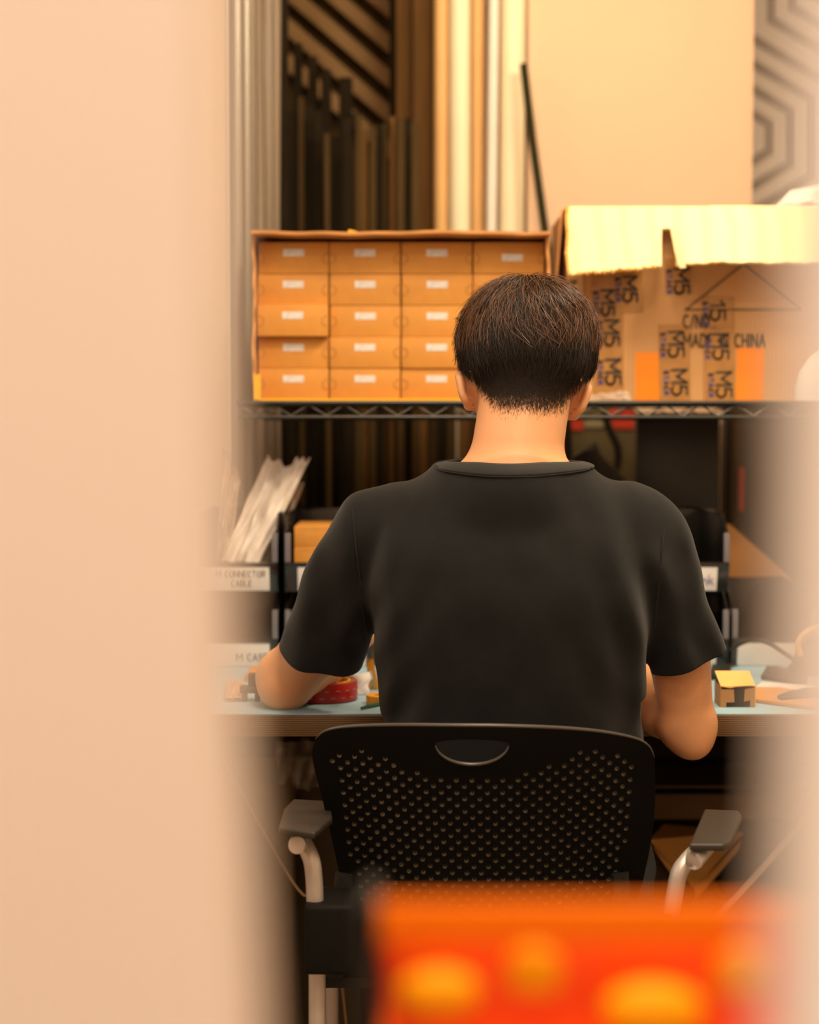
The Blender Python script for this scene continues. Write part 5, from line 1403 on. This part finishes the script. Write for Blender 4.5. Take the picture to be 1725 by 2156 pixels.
p2 = p2[(p2[:, 0, 2] > HC[2] + .03) & (p2[:, -1, 2] > HC[2] + .005)] ; r2 = r2[:len(p2)]
strands_mesh('hair_top_strands', p2, r2, mat('hair_highlight', (0.13, .048, .014), .35, spec=.6), hb)  # brown colour paints the overhead highlight on the upper hair
# a few flyaways
def fly(pts, r_=.00028): return np.array([[v.x, v.y, v.z] for v in smooth_path(pts, 5)])
FS = []
for k_, (a, b, c_) in enumerate([((1000, 662), (978, 670), (956, 672)), ((996, 672), (976, 674), (960, 668)), ((990, 690), (966, 740), (955, 760)), ((975, 700), (962, 750), (958, 770)), ((1005, 655), (985, 668), (962, 676)),
      ((1250, 700), (1256, 770), (1242, 800)), ((1248, 690), (1260, 760), (1246, 798)), ((1200, 630), (1232, 640), (1250, 668)), ((1180, 620), (1215, 632), (1238, 655)), ((1072, 606), (1100, 596), (1135, 606)), ((1065, 612), (1090, 598), (1120, 603)), ((1110, 604), (1140, 602), (1168, 622)), ((1160, 626), (1180, 612), (1206, 618))]):
    for q in range(4):
        j = lambda: random.uniform(-3, 3)
        FS.append(fly([P(a[0] + j(), a[1] + j(), 2.225 + j() * .002), P(b[0] + j(), b[1] + j(), 2.22), P(c_[0] + j(), c_[1] + j(), 2.225)]))
for q in range(70):
    j = lambda a: random.uniform(-a, a)
    x_ = 1226 + j(12); FS.append(fly([P(x_ + 8, 752 + j(4), 2.225 + j(.01)), P(x_ + 5, 778 + j(4), 2.222 + j(.01)), P(x_ - 2, 803 + j(6), 2.225 + j(.01))]))
FS = np.array(FS); strands_mesh('hair_flyaways', FS, np.full(len(FS), .00036), HAIR, hb)
# short faded layer on the nape, rooted on the skin
r = np.random.default_rng(11); n = 60000
px_ = r.uniform(950, 1262, n); py_ = r.uniform(735, 885, n)
cx_n = 1112
def low_edge(px):
    u = np.abs(px - (cx_n)) / 1.0
    base = -9 + np.interp(px, [965, 984, 1002, 1020, 1036, 1060, 1110, 1150, 1180, 1200, 1222, 1238, 1250], [0, 700, 816, 838, 858, 870, 866, 872, 868, 846, 822, 795, 700])
    return base
fade = (low_edge(px_) - py_) / 40 + r.normal(size=n) * .22
ok = fade > 0.0
ok &= r.uniform(size=n) < np.clip(.25 + fade, 0, 1)
px_, py_ = px_[ok], py_[ok]; n = len(px_)
dirv = np.stack([(px_ - 862.5) / F, CP + -(py_ - 1078) / F * SP, -SP + -(py_ - 1078) / F * CP], 1); dirv /= dirv[:, 1:2]
o_ = np.array([0, 0, CAMZ]); t = np.full(n, 2.06)
hbody = SDF(); hbody.p = [q for q in body.p if q[0][1][2] < 1.5 and q[0][2][2] > 1.10]
for _ in range(60):
    p = o_ + dirv * t[:, None]; d = hbody.at(p[:, 0], p[:, 1], p[:, 2]); t += np.clip(d, -.01, .01) * .7
p = o_ + dirv * t[:, None]; d = hbody.at(p[:, 0], p[:, 1], p[:, 2]); good = (np.abs(d) < .002) & (t < 2.30); p = p[good]; n = len(p)
e_ = .001; g_ = np.stack([hbody.at(p[:, 0] + e_, p[:, 1], p[:, 2]) - hbody.at(p[:, 0] - e_, p[:, 1], p[:, 2]), hbody.at(p[:, 0], p[:, 1] + e_, p[:, 2]) - hbody.at(p[:, 0], p[:, 1] - e_, p[:, 2]), hbody.at(p[:, 0], p[:, 1], p[:, 2] + e_) - hbody.at(p[:, 0], p[:, 1], p[:, 2] - e_)], 1); g_ /= np.linalg.norm(g_, axis=1, keepdims=True) + 1e-9
fl0 = np.stack([-(p[:, 0] - hcx) * 6, np.full(n, .1), np.full(n, -1.0)], 1) + r.normal(size=(n, 3)) * .22
fl0 -= g_ * (fl0 * g_).sum(1, keepdims=True); fl0 /= np.linalg.norm(fl0, axis=1, keepdims=True)
Ls = np.clip((p[:, 2] - 1.160) / .06, .40, 1.0) * r.uniform(.006, .011, n)
s = np.linspace(0, 1, 4)
S_ = p[:, None] + fl0[:, None] * (Ls[:, None] * s)[..., None] + g_[:, None] * (.0004 + .0016 * np.sin(s * 2.2))[None, :, None] * (Ls / .009)[:, None, None]
strands_mesh('hair_fade', S_, r.uniform(.00012, .00019, n), HAIR_S, hb)
